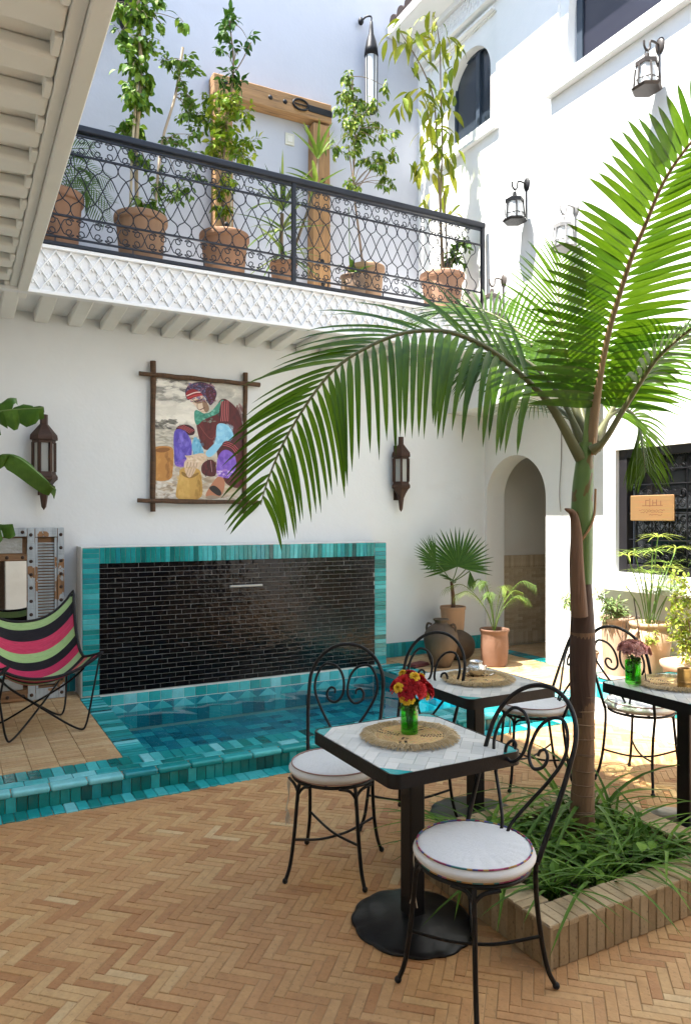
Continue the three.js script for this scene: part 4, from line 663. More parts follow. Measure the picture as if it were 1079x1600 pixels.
// ------------------------------------------------------------------ wrought iron chairs with round cushions
const cushM = M([.66, .65, .63], .95, { bumpMap: T.cloth, bumpScale: .0012 }), cushTop = M([.70, .70, .70], .95, { bumpMap: T.cloth, bumpScale: .002 });
function makeChair(pipe, tie, slant = .36) {
  const t = new THREE.Group(), m = mat.iron;
  const C = (r, y, n = 40) => { const a = []; for (let i = 0; i <= n; i++) a.push([r * Math.cos(i / n * 2 * PI), y, r * Math.sin(i / n * 2 * PI)]); return a; };
  obj('seat_ring', [sweep(C(.192, .445), .0085, 8, 60), bar([-.19, .446, 0], [.19, .446, 0], .006), bar([0, .446, -.19], [0, .446, .19], .006), bar([-.135, .446, -.135], [.135, .446, .135], .006)], m, t);
  const cp = []; for (let i = 0; i <= 8; i++) { const a = i / 8 * PI / 2; cp.push([.196 + .018 * Math.sin(PI * i / 8), .459 + .044 * i / 8]); }
  obj('cushion', lathe([[0, .457], [.19, .457], ...cp], 56), cushM, t);
  const top = lathe([[.0, .516], [.03, .516], [.06, .5158], [.09, .5152], [.12, .514], [.145, .5125], [.165, .5105], [.18, .5083], [.19, .506], [.197, .5025]].reverse(), 120); { const p = top.attributes.position; for (let i = 0; i < p.count; i++) { const x = p.getX(i), z = p.getZ(i), r = Math.hypot(x, z); p.setY(i, p.getY(i) - (r < .19 ? .0035 * (fbm(x * 1.5 + .5, z * 1.5 + .5, 6, 6, 3, 201) - .35) : 0) - (r > .1 ? .0016 * (r - .1) / .09 * (1 + Math.sin(Math.atan2(z, x) * 31 + 3 * Math.sin(Math.atan2(z, x) * 5))) : 0)); } top.computeVertexNormals(); }
  obj('cushion_top', top, cushTop, t);
  const seg = [[.32, .04, .12], [.05, .22, .24], [.5, .3, .1], [.45, .12, .25], [.1, .1, .3]].map(c => M(c.map(q => q * .8), .9)), list = seg.map(() => []);
  for (const [r, y, k] of [[.2, .5045, 72], [.199, .4605, 72]]) for (let i = 0; i < k; i++) { const a = i / k * 2 * PI, b = (i + 1.05) / k * 2 * PI; list[pick(5)].push(bar([r * Math.cos(a), y, r * Math.sin(a)], [r * Math.cos(b), y, r * Math.sin(b)], .0032, 5)); }
  if (pipe) obj('cushion_piping', mergeGeometries(list.map(l => mergeGeometries(l)), true), seg, t); else obj('cushion_piping', [sweep(C(.2, .5045), .003, 5, 60), sweep(C(.199, .4605), .003, 5, 60)], M([.33, .20, .18], .9), t);
  for (const sx of [-1, 1]) {
    // front leg with its bracket curving under the ring, rear leg running on into the arched back
    obj('leg', [sweep([[sx * .128, .44, .143], [sx * .133, .42, .15], [sx * .138, .36, .154], [sx * .15, .2, .165], [sx * .166, .07, .178], [sx * .182, .012, .192]], .0088, 8), xf(new THREE.SphereGeometry(.013, 12, 8), [sx * .183, .012, .193])], m, t);
    for (const q of [-1, 1]) obj('leg_bracket', sweep([[sx * .139, .34, .155], [sx * .134, .39, .152], [sx * .13 + q * .022 - sx * .0, .425, .146 - q * sx * .012], [sx * .13 + q * .065, .443, .14 - q * sx * .05]], .0072, 7), m, t);
    obj('leg', [sweep([[sx * .165, .46, -.135], [sx * .160, .40, -.138], [sx * .158, .3, -.15], [sx * .165, .15, -.172], [sx * .178, .06, -.19], [sx * .19, .012, -.212]], .0088, 8), xf(new THREE.SphereGeometry(.013, 12, 8), [sx * .191, .012, -.213])], m, t);
  }
  const lean = y => -.135 - Math.max(0, y - .44) * slant, B = (x, y) => [x, y, lean(y)];
  const arch = []; for (let i = 0; i <= 20; i++) { const a = PI - i / 20 * PI; arch.push(B(.19 * Math.cos(a), .81 + .19 * Math.sin(a))); }
  obj('back_arch', sweep([B(-.165, .45), B(-.178, .58), B(-.188, .70), ...arch, B(.188, .70), B(.178, .58), B(.165, .45)], .0092, 8, 90), m, t);
  for (const s of [-1, 1]) obj('heart_scroll', sweep([[.05, .505], [.056, .485], [.036, .478], [.016, .50], [.02, .53], [.06, .60], [.125, .70], [.16, .78], [.152, .85], [.115, .90], [.062, .895], [.026, .86], [.010, .80], [.018, .75], [.050, .722], [.085, .735], [.094, .768], [.076, .79], [.056, .783], [.053, .764]].map(([x, y]) => B(s * x, y)), k => .0068 - .0016 * Math.abs(2 * k - 1) ** 4, 7, 110), m, t);
  obj('stretcher', sweep([[-.152, .19, .166], [-.06, .155, .06], [0, .15, 0], [.06, .155, -.06], [.163, .19, -.165]], .0062, 7), m, t);
  obj('stretcher', sweep([[.152, .19, .166], [.06, .168, .06], [0, .163, 0], [-.06, .168, -.06], [-.163, .19, -.165]], .0062, 7), m, t);
  if (tie) { const P = []; for (let k = 0; k < 3; k++) P.push(sweep([[-.192 + k * .004, .46, .09], [-.2 + k * .006, .42, .098], [-.196 + rs(.005), .36, .094], [-.203 + rs(.006), .29, .098]], .0026, 5)); for (let k = 0; k < 14; k++) P.push(bar([-.2, .3, .097], [-.2 + rs(.014), .235 + rs(.01), .097 + rs(.014)], .0016, 4)); obj('cushion_tie', P, M([.58, .52, .42], .95), t); }
  return t;
}
{
  const face = (x, z) => Math.atan2(x, z), grp = 'wrought iron cafe chairs with round cushions';
  const put = (c, label, x, z, a) => { c.name = numbered('cafe_chair'); c.position.set(x, 0, z); c.rotation.y = a; scene.add(c); tag(c, label, 'chair', grp); return c; };
  put(makeChair(true, true, .5), 'nearest iron chair with white cushion and multicoloured piping beside the planter', 1.635, -2.065, face(-.97, .18));
  const b = put(makeChair(false, true), 'iron chair with white cushion left of the nearest table, back to the pool', 1.612, -3.08, face(-.65, .76));
  copyOf(b, 'cafe_chair', 'iron chair whose heart back shows behind the red and yellow flowers', [2.17, 0, -3.29], face(-.9, .42));
  copyOf(b, 'cafe_chair', 'iron chair with white cushion behind the palm trunk, at the silver pot table', [3.23, 0, -3.49], face(-.88, -.46));
  copyOf(b, 'cafe_chair', 'iron chair behind the table with pink roses, near large clay urns', [3.845, 0, -3.19], face(.97, -.2));
}
// ------------------------------------------------------------------ raffia mats
{
  const make = () => {
    const t = new THREE.Group(), prof = [[0, .008]]; for (let r = .004; r < .152; r += .0015) prof.push([r, .0075 + .0035 * Math.abs(Math.sin(r * 300))]); prof.push([.154, .002]); prof.push([.0, .001]);
    const c = document.createElement('canvas'); c.width = c.height = 512; const x = c.getContext('2d'); x.fillStyle = '#c7a877'; x.fillRect(0, 0, 512, 512);
    for (let i = 0; i < 5000; i++) { const a = rnd() * 7, r = rnd() * 250; x.strokeStyle = `rgba(${110 + rnd() * 110},${85 + rnd() * 90},${45 + rnd() * 70},.35)`; x.lineWidth = 2; x.beginPath(); x.arc(256, 256, r, a, a + .14); x.stroke(); }
    x.strokeStyle = '#120d0a'; x.lineWidth = 12;
    for (const a of [.55, 2.3, 3.6, 5.4]) for (let r = 80; r < 240; r += 22) { const d = (r - 80) * .0016 * (a * 10 % 2 < 1 ? 1 : -1); x.beginPath(); x.arc(256, 256, r, a + d - 8 / r, a + d + 10 / r); x.stroke(); x.beginPath(); x.arc(256, 256, r + 7, a + d + .16 + 3 / r, a + d + .16 + 22 / r); x.stroke(); }
    const g = plain(lathe(prof, 64)); { const p = g.attributes.position, u = g.attributes.uv; for (let i = 0; i < p.count; i++) u.setXY(i, .5 + p.getX(i) / .3, .5 + p.getZ(i) / .3); }
    obj('woven_disc', g, new THREE.MeshStandardMaterial({ map: canvasTex(c), roughness: .9 }), t);
    const F = [[], [], []]; for (let i = 0; i < 1300; i++) { const a = rnd() * 2 * PI, r0 = .146 + rs(.006), r1 = .19 + rs(.018), b = a + rs(.13), y = .006 + rnd() * .014; const P = [[r0 * Math.cos(a), .008, r0 * Math.sin(a)], [(r0 + r1) / 2 * Math.cos((a + b) / 2 + rs(.03)), y + .006, (r0 + r1) / 2 * Math.sin((a + b) / 2)], [r1 * Math.cos(b), .003 + rnd() * .012, r1 * Math.sin(b)]]; F[pick(3)].push(sweep(P, .0011, 3, 4)); }
    const o = obj('fringe', mergeGeometries(F.map(l => mergeGeometries(l)), true), [[.62, .47, .27], [.68, .54, .34], [.52, .38, .2]].map(k => M(k, .9)), t); o.userData.kind = 'stuff';
    return t;
  };
  const t = make(); t.name = numbered('raffia_mat'); t.position.set(1.683, .7465, -2.545); scene.add(t);
  tag(t, 'round fringed raffia mat under the green vase of red flowers', 'mat', 'round raffia table mats');
  copyOf(t, 'raffia_mat', 'round fringed raffia mat under the silver pot', [2.615, .7465, -3.262], 1.1);
  copyOf(t, 'raffia_mat', 'round fringed raffia mat beside the bamboo cup at right edge', [3.47, .7465, -2.66], 2.3);
}
// ------------------------------------------------------------------ vases, flowers and small things on the tables
const petalG = (() => { const p = [], R = 3, C = 4; for (let j = 0; j < R; j++) for (let i = 0; i < C; i++) { const q = (a, b) => { const v = b / R, u = a / C * 2 - 1, w = .55 * Math.sin(.35 + 2.1 * v); return [u * w, v, .22 * u * u * v + .18 * v * v + (b === R ? .09 * Math.sin(a * 3) : 0)]; }; const A = q(i, j), B = q(i + 1, j), D = q(i, j + 1), E = q(i + 1, j + 1); p.push(...A, ...B, ...E, ...A, ...E, ...D); } const g = new THREE.BufferGeometry(); g.setAttribute('position', new THREE.Float32BufferAttribute(p, 3)); g.computeVertexNormals(); return boxUV(g); })();
function blossom(n, r, open) {                             // petals set in a spiral, the outer ones lying flatter
  const l = []; for (let i = 0; i < n; i++) { const k = i / (n - 1), a = i * 2.39996 + rs(.25), tilt = (.12 + open * k) + rs(.12); const g = petalG.clone(); const s = r * (.55 + .5 * k); g.scale(s * .8, s, s * .8); g.rotateX(tilt); g.translate(0, -r * .2 * k, r * .05 + r * .12 * k); g.rotateY(a); l.push(g); } return mergeGeometries(l);
}
function vase(label, x, z, h, r) {
  const t = thing('glass_vase', label, 'vase', [x, .756, z]);
  obj('glass', lathe([[0, .0], [r * .9, 0], [r, .006], [r * .985, h * .25], [r, h * .5], [r * .99, h], [r * .93, h], [r * .93, h * .4], [r * .92, .02], [0, .016]], 36), MP([.42, .86, .30], .05, { transmission: 1, thickness: 0, ior: 1.45 }), t);
  obj('water', lathe([[0, .017], [r * .915, .02], [r * .92, h * .34], [0, h * .34]], 32), MP([.40, .85, .28], .03, { transmission: 1, thickness: 0 }), t);
}
vase('small green glass vase filled with red and yellow flowers on the nearest table', 1.695, -2.565, .118, .036);
vase('small green glass vase holding pink roses on the right table', 3.27, -2.762, .125, .042);
{
  const stemM = M([.04, .11, .025], .6);
  const bunch = (name, label, x, y, z, F, base) => {
    const t = thing(name, label, 'flowers', [x, y, z]), S = [];
    for (const [fx, fy, fz, r, kind] of F) {
      const o = obj('flower', kind.g[pick(kind.g.length)], kind.m[pick(kind.m.length)], t); o.position.set(fx, fy, fz); o.scale.setScalar(r);
      const d = V(fx, .35 * Math.abs(fy) + .02, fz).normalize(); o.quaternion.setFromUnitVectors(V(0, 1, 0), d); S.push(sweep([[fx, fy, fz], [fx * .5, fy * .5 - .02, fz * .5], [rs(.012), base, rs(.012)]], .0022, 5));
    }
    obj('stems', S, stemM, t);
    const L = []; for (let i = 0; i < 26; i++) { const a = rnd() * 7; L.push(xf(leafG(.045, .02, .3), [.02 * Math.cos(a), -.02 + rs(.02), .02 * Math.sin(a)], [rs(.6), -a, rs(.5)])); } obj('leaves', L, leafMat([.05, .13, .03]), t);
  };
  const red = { g: [blossom(46, 1, 1.25), blossom(46, 1, 1.15)], m: [[.46, .008, .014], [.36, .005, .011], [.54, .016, .018]].map(c => M(c, .75, { side: THREE.DoubleSide })) };
  const yel = { g: [blossom(26, 1, 1.5)], m: [[.75, .52, .02], [.68, .42, .015]].map(c => M(c, .7, { side: THREE.DoubleSide })) };
  const pink = { g: [blossom(40, 1, 1.0), blossom(40, 1, .9)], m: [[.62, .30, .27], [.54, .25, .22], [.68, .38, .33]].map(c => M(c, .75, { side: THREE.DoubleSide })) };
  {
    bunch('flower_bouquet', 'bouquet of dark red carnations and yellow blossoms on the nearest table', 1.695, .905, -2.565, [[0, .095, 0, .034, red], [.045, .07, .02, .034, red], [-.04, .075, .015, .033, red], [.012, .045, .055, .036, red], [-.045, .035, .045, .032, red], [.075, .03, .03, .036, red], [.02, .08, -.045, .032, red], [-.05, .05, -.03, .032, red], [.06, .05, -.03, .032, red], [-.015, .065, .045, .032, red], [.0, .098, .042, .02, yel], [-.077, .055, .03, .02, yel], [.062, .082, .0, .018, yel], [-.05, .0, .055, .015, yel], [-.033, .005, .062, .015, yel], [-.062, .01, .045, .015, yel], [.048, .01, .058, .015, yel], [-.03, .105, -.01, .017, yel], [.055, .015, .05, .014, yel]], -.13);
    bunch('rose_bouquet', 'bunch of dusty pink roses with dark leaves on the right table', 3.27, .905, -2.762, [[0, .06, 0, .036, pink], [.055, .045, .0, .038, pink], [-.05, .045, .01, .036, pink], [.02, .045, .045, .034, pink], [.06, .03, .045, .03, pink], [-.025, .04, .045, .034, pink], [.02, .055, -.045, .034, pink], [-.045, .05, -.035, .032, pink], [.075, .03, -.03, .032, pink]], -.13);
  }
  const s = thing('silver_pot', 'small round silver pot on a raffia mat, centre right', 'pot', [2.645, .757, -3.32]), sm = M([.62, .61, .58], .16, { metalness: 1, bumpMap: T.glazeB, bumpScale: .004 });
  obj('pot_body', lathe([[0, .0], [.032, 0], [.034, .006], [.046, .018], [.054, .034], [.053, .048], [.042, .06], [.034, .066], [.032, .074], [.038, .082], [.036, .084], [.029, .075], [.0, .066]], 40), sm, s);
  obj('handle', [sweep([[.05, .045, 0], [.07, .05, 0], [.072, .03, 0], [.052, .03, 0]], .004, 6), xf(sweep([[.05, .045, 0], [.07, .05, 0], [.072, .03, 0], [.052, .03, 0]], .004, 6), [0, 0, 0], [0, PI, 0]), sweep([[.06, .004, .045], [.1, .006, .03], [.13, .004, .01]], .004, 6)], sm, s);
  const c = thing('bamboo_cup', 'bamboo cup at the right edge of the picture on the far table', 'cup', [3.43, .752, -2.56]);
  obj('cup_body', lathe([[0, 0], [.038, 0], [.040, .004], [.040, .105], [.036, .107], [.034, .1], [.034, .01], [0, .008]], 28), M([.36, .22, .06], .45, { map: T.wood }), c);
  obj('cup_band', lathe([[.0402, .03], [.042, .034], [.042, .04], [.0402, .044]], 28), M([.25, .14, .04], .5), c);
  const k = thing('incense_stick', 'thin dark stick standing upright on the right table', 'stick', [3.36, .757, -2.75]);
  obj('stick', bar([0, 0, 0], [-.075, .46, -.02], .003), M([.05, .035, .03], .8), k); obj('holder', lathe([[0, 0], [.02, 0], [.018, .008], [.0, .012]], 16), M([.2, .12, .06], .6), k);
}
// ------------------------------------------------------------------ clay pots
const clayM = [[.34, .20, .115], [.40, .25, .15], [.32, .17, .095], [.46, .32, .215]].map(c => M(c, .8, { map: T.clay, bumpMap: T.plaster, bumpScale: .006 }));
function pot(t, R, h, m, kind = 0) {
  const k = [[[0, 0], [.74, 0], [.76, .02], [.93, .86], [.94, .865], [1.0, .875], [1.02, .9], [1.02, .97], [1.0, 1.0], [.93, 1.0], [.91, .97], [.88, .9]],          // flared with a collar
  [[0, 0], [.82, 0], [.84, .03], [.90, .25], [.95, .5], [.93, .72], [.90, .82], [.93, .9], [1.0, .945], [1.02, .975], [1.0, 1.0], [.93, 1.0], [.88, .95], [.86, .88]],   // rounded
  [[0, 0], [.70, 0], [.72, .02], [.95, .93], [1.0, .945], [1.0, .99], [.97, 1.0], [.92, .985], [.90, .9]]][kind];                                             // tall cone
  obj('pot', lathe(k.map(([a, b]) => [a * R, b * h]), 44), m, t); const s = obj('soil', lathe([[0, h * .91], [R * .5, h * .915], [R * .9, h * .90]].reverse(), 24), mat.soil, t); return s;
}
// leaves scattered through blobs [x, y, radius, count]; twigs tie the blobs to the stem
function foliage(t, blobs, z, depth, geos, m, hang, size, stem) {
  const L = m.map(() => []), Tw = [], up = V(0, 1, 0);
  for (let [bx, by, r, n] of blobs) {
    const c = V(bx, by, z + rs(depth));
    if (stem) { let best = stem[0], bd = 9; for (const s of stem) { const d = Math.abs(s[1] - by + .06) + .3 * Math.hypot(s[0] - bx); if (d < bd) { bd = d; best = s; } } if (c.distanceTo(VA(best)) > .05) Tw.push(sweep([best, [(best[0] + bx) / 2 + rs(.02), (best[1] + by) / 2 + .03, (best[2] + c.z) / 2], [bx, by, c.z]], k => .005 - .003 * k, 5, 8)); }
    n = Math.round(n * 1.45); const nt = Math.max(2, Math.round(n / 7));
    for (let k = 0; k < nt; k++) {
      const d = V(rs(1), rs(1) - hang * .4, rs(1)).normalize(), e = c.clone().addScaledVector(d, r * rr(.6, 1.1));
      const mid = c.clone().lerp(e, .55); mid.y += r * .15; Tw.push(sweep([c, mid, e], .0018, 4, 5));
      const q = Math.ceil(n / nt);
      for (let i = 0; i < q; i++) {
        const f = (i + .4) / q, p = f < .55 ? c.clone().lerp(mid, f / .55) : mid.clone().lerp(e, (f - .55) / .45);
        const dir = d.clone().multiplyScalar(.6).add(V(rs(1), rs(.8) - hang, rs(1))).normalize();
        p.addScaledVector(dir, .012);
        L[pick(m.length)].push(plain(geos[pick(geos.length)].clone()).applyMatrix4(basis(p, dir, up.clone().add(V(rs(.7), 0, rs(.7))), size * rr(.8, 1.25))));
      }
    }
  }
  const used = L.map((l, i) => [l, m[i]]).filter(e => e[0].length);
  const f = obj('foliage', mergeGeometries(used.map(e => mergeGeometries(e[0], false)), true), used.map(e => e[1]), t); f.userData.kind = 'stuff';
  if (Tw.length) obj('twigs', Tw, M([.20, .15, .09], .8), t);
}
const stemM = M([.24, .17, .10], .8, { map: T.bark }), greenStem = M([.10, .17, .04], .6);
const potted = (label, x, z, y, cat = 'potted plant') => thing('potted_plant', label, cat, [x, y, z]);
const local = (a, o) => a.map(p => [p[0] - o.position.x, p[1] - o.position.y, (p[2] ?? 0) - o.position.z]);
const localB = (a, o) => a.map(p => [p[0] - o.position.x, p[1] - o.position.y, p[2], p[3]]);
const by0 = 3.777;
{ // left-most pot: small feathery palm
  const t = potted('clay pot with small feathery palm at the left end of the balcony', .80, -6.52, by0); pot(t, .225, .56, clayM[2]);
  const L = [], R = [], g = leafG(.17, .011, .25, .3, 3);
  for (const [a, b, c] of [[[.06, .56], [.16, .74, .02], [.45, .56, .04]], [[.06, .56], [.15, .84, 0], [.46, .80, -.05]], [[0, .55], [.05, .9, .05], [.3, .98, .1]], [[0, .55], [-.1, .8, .0], [-.4, .75, .1]], [[.05, .56], [.2, .62, .08], [.40, .38, .1]]]) {
    const cv = new THREE.CatmullRomCurve3([V(a[0], .5, 0), VA(b), VA(c)]); R.push(sweep([[a[0], .5, 0], b, c], .004, 5, 12));
    for (let i = 3; i < 30; i++) { const s = i / 30, p = cv.getPoint(s), d = cv.getTangent(s); for (const q of [-1, 1]) { const sd = d.clone().cross(V(0, .4, 1)).normalize().multiplyScalar(q); L.push(plain(g.clone()).applyMatrix4(basis(p, d.clone().multiplyScalar(.7).add(sd), V(0, .5, 1), .65 + .5 * Math.sin(PI * s)))); } }
  }
  obj('frond_stems', R, greenStem, t); obj('foliage', L, leafMat([.07, .14, .035]), t).userData.kind = 'stuff';
}
{ // tall climber on bamboo stakes
  const t = potted('tall climbing plant on bamboo stakes in wide clay pot, left on balcony', 1.50, -6.5, by0); pot(t, .225, .50, clayM[0]);
  const st = [[1.47, 4.2, -6.5], [1.46, 4.88, -6.5], [1.50, 5.5, -6.5], [1.48, 6.06, -6.5], [1.48, 6.9, -6.5]], s2 = [[1.62, 4.2, -6.55], [1.71, 5.03, -6.6], [1.83, 5.48, -6.6], [1.88, 5.8, -6.6], [1.9, 5.94, -6.6]];
  obj('stake', sweep(local(st, t), .017, 8), M([.42, .33, .19], .6, { map: T.bark }), t); obj('stake', sweep(local([[1.40, 4.2, -6.48], [1.43, 4.93, -6.5], [1.47, 5.5, -6.49]], t), .012, 8), M([.46, .38, .24], .6), t);
  obj('stake', sweep(local(s2, t), .012, 8), M([.40, .30, .2], .7), t);
  const g = [leafG(.075, .045, .35, .2), leafG(.09, .052, .5, .15), leafG(.06, .04, .2, .25)];
  foliage(t, localB([[1.47, 6.05, .22, 110], [1.48, 6.3, .22, 60], [1.52, 5.85, .19, 80], [1.44, 5.6, .18, 80], [1.41, 5.32, .13, 50], [1.51, 5.29, .12, 46], [1.47, 5.08, .12, 44], [1.56, 5.47, .13, 46], [1.39, 5, .09, 18], [1.46, 4.83, .08, 18], [1.52, 4.73, .07, 14], [1.36, 5.13, .07, 10], [1.52, 4.39, .15, 40], [1.28, 6.02, .09, 18], [1.32, 5.84, .09, 20], [1.86, 6.08, .06, 6], [1.66, 6.01, .08, 10], [1.62, 6.25, .1, 20]], t), 0, .09, g, [leafMat([.12, .23, .03]), leafMat([.07, .16, .028]), leafMat([.18, .29, .05])], .75, 1, local(st, t));
  const h = [leafG(.05, .026, .3, .2, 3), leafG(.06, .03, .4, .2, 3)];
  foliage(t, localB([[1.77, 5.81, .1, 36], [1.89, 5.79, .12, 44], [1.98, 5.76, .09, 24], [1.86, 5.61, .12, 36], [1.98, 5.52, .15, 54], [2.04, 5.39, .15, 60], [1.92, 5.33, .12, 30], [1.98, 5.17, .13, 40], [1.86, 5.11, .1, 26], [1.77, 5.03, .09, 20], [1.98, 4.99, .11, 26], [1.72, 4.67, .13, 40], [1.89, 4.68, .14, 40], [1.63, 4.4, .1, 30], [1.8, 4.55, .09, 18], [2.0, 4.8, .1, 24]], t), -.1, .06, h, [leafMat([.09, .18, .035]), leafMat([.14, .24, .05])], .35, 1, local(s2, t));
}
{ // citrus
  const t = potted('bushy young citrus tree in clay pot before the left timber post', 2.26, -6.5, by0); pot(t, .225, .48, clayM[2]);
  const st = [[2.25, 4.2, -6.5], [2.25, 4.9, -6.5], [2.3, 5.44, -6.5], [2.35, 5.84, -6.5], [2.31, 6.25, -6.5]];
  obj('trunk', sweep(local(st, t), k => .015 - .009 * k, 7), stemM, t); obj('branch', sweep(local([[2.33, 5.75, -6.5], [2.42, 5.9, -6.5], [2.52, 6.12, -6.5]], t), .005, 6), stemM, t);
  obj('stake', sweep(local([[2.30, 4.2, -6.45], [2.31, 4.75, -6.45]], t), .009, 7), M([.6, .5, .35], .6), t);
  const g = [leafG(.085, .04, .25, .25), leafG(.07, .032, .3, .3), leafG(.10, .044, .35, .2)];
  foliage(t, localB([[2.31, 6.27, .09, 40], [2.25, 6.14, .08, 22], [2.35, 6.05, .08, 16], [2.22, 5.98, .07, 12], [2.5, 6.16, .07, 12], [2.43, 6.04, .05, 4], [2.35, 5.78, .12, 26], [2.22, 5.68, .09, 16], [2.41, 5.71, .08, 14]], t), 0, .05, g, [leafMat([.04, .11, .025]), leafMat([.06, .14, .03])], .05, .85, local(st, t));
  foliage(t, localB([[2.25, 5.49, .15, 62], [2.16, 5.52, .09, 22], [2.38, 5.49, .13, 46], [2.13, 5.31, .11, 34], [2.28, 5.29, .14, 54], [2.44, 5.39, .11, 34], [2.22, 5.12, .14, 46], [2.38, 5.13, .14, 46], [2.5, 5.16, .1, 24], [2.54, 5.08, .07, 14], [2.44, 5, .11, 24], [2.25, 4.99, .12, 30], [2.22, 4.65, .09, 40], [2.28, 4.79, .08, 16], [2.22, 4.48, .08, 28], [2.12, 5.05, .1, 24]], t), 0, .09, g, [leafMat([.22, .33, .04]), leafMat([.13, .24, .035]), leafMat([.32, .38, .06])], .2, .85, local(st, t));
}
function swords(t, list, L, W, m, droop) {                  // long sword leaves, each a part
  const gs = [leafG(L, W, droop, .3, 6, s => Math.min(1, s * 5 + .3) * Math.pow(1 - s, .6)), leafG(L * .9, W, droop * 1.8, .3, 6, s => Math.min(1, s * 5 + .3) * Math.pow(1 - s, .6)), leafG(L * 1.05, W, droop * .4, .3, 6, s => Math.min(1, s * 5 + .3) * Math.pow(1 - s, .6))];
  for (const [x, y, z, n, sp, up] of list) for (let i = 0; i < n; i++) { const a = i * 2.4 + rs(.3), e = up + rs(.35), d = V(Math.cos(a) * sp, e, Math.sin(a) * sp); const o = obj('leaf', gs[pick(3)], m[pick(m.length)], t); o.applyMatrix4(basis(V(x + .01 * Math.cos(a), y + i * .002, z + .01 * Math.sin(a)), d, V(0, 1, 0), rr(.7, 1.1))); }
}
{ // dracaena
  const t = potted('spiky sword-leaved dracaena in small clay pot beside the middle railing post', 2.86, -6.52, by0); pot(t, .13, .33, clayM[2]);
  obj('trunk', [sweep([[0, .25, 0], [-.02, .55, 0], [-.02, .8, .02]], .018, 7), sweep([[.03, .25, -.03], [.2, .7, -.03], [.36, 1.2, 0], [.37, 1.42, 0]], .014, 7)], stemM, t);
  swords(t, [[-.02, .82, .02, 22, .7, .85], [-.02, .62, .02, 16, .9, .15], [.0, .4, .02, 12, .8, .1]], .52, .042, [leafMat([.13, .22, .06]), leafMat([.08, .16, .045]), leafMat([.22, .30, .10])], .28);
  swords(t, [[.37, 1.42, 0, 12, .5, .9], [.35, 1.15, 0, 10, .8, .3]], .40, .055, [leafMat([.20, .30, .07]), leafMat([.13, .22, .05])], .22);
}
{ // ficus
  const t = potted('weeping fig tree with small leaves in clay pot, right half of the balcony', 3.78, -6.52, by0); pot(t, .19, .44, clayM[1]);
  const st = [[3.76, 4.1, -6.52], [3.71, 4.59, -6.55], [3.65, 5.04, -6.55], [3.67, 5.63, -6.55], [3.63, 6.15, -6.55]];
  obj('trunk', [sweep(local(st, t), k => .014 - .009 * k, 7), sweep(local([[3.65, 5.04, -6.55], [3.56, 5.41, -6.5]], t), .006, 6), sweep(local([[3.67, 4.98, -6.55], [3.82, 5.21, -6.5], [3.93, 5.37, -6.5]], t), .006, 6)], M([.38, .27, .19], .8, { map: T.bark }), t);
  const g = [leafG(.062, .026, .35, .2, 3), leafG(.07, .028, .5, .2, 3), leafG(.052, .024, .3, .25, 3)];
  foliage(t, localB([[3.59, 6.13, .09, 36], [3.67, 6.06, .1, 40], [3.56, 5.93, .13, 60], [3.71, 5.9, .13, 60], [3.48, 5.78, .08, 28], [3.86, 5.91, .11, 36], [3.98, 6.11, .07, 18], [3.63, 5.69, .16, 76], [3.82, 5.7, .13, 56], [3.93, 5.76, .09, 26], [3.52, 5.59, .12, 44], [3.71, 5.54, .16, 66], [3.48, 5.42, .12, 38], [3.9, 5.59, .09, 24], [4.05, 5.63, .07, 14], [3.59, 5.35, .12, 34], [3.93, 5.37, .13, 44], [4.09, 5.47, .09, 24], [3.86, 5.25, .09, 28], [4.01, 5.22, .08, 22], [4.11, 5.17, .05, 10], [3.9, 5.06, .07, 14], [3.56, 5.05, .09, 22], [3.71, 5.05, .09, 20], [3.75, 5.3, .14, 30]], t), 0, .11, g, [leafMat([.08, .16, .03], .35, .45), leafMat([.12, .2, .035], .35, .45), leafMat([.24, .32, .06], .35, .45)], .7, 1, local(st, t));
  const u = potted('little brown pot with a broad-leaved sprout beside the fig tree pot', 3.55, -6.38, by0); pot(u, .13, .27, M([.22, .15, .10], .7, { map: T.clay }), 1);
  swords(u, [[0, .26, 0, 7, .5, .9]], .26, .06, [leafMat([.10, .2, .05])], .4); obj('stem', bar([-.03, .2, 0], [-.05, .95, 0], .005), greenStem, u);
  const w = thing('clay_saucer', 'flat terracotta saucer on the balcony floor right of timber post', 'saucer', [3.30, by0, -6.30]); obj('saucer_body', lathe([[0, 0], [.12, 0], [.15, .035], [.14, .035], [.11, .012], [0, .012]], 32), clayM[2], w);
}
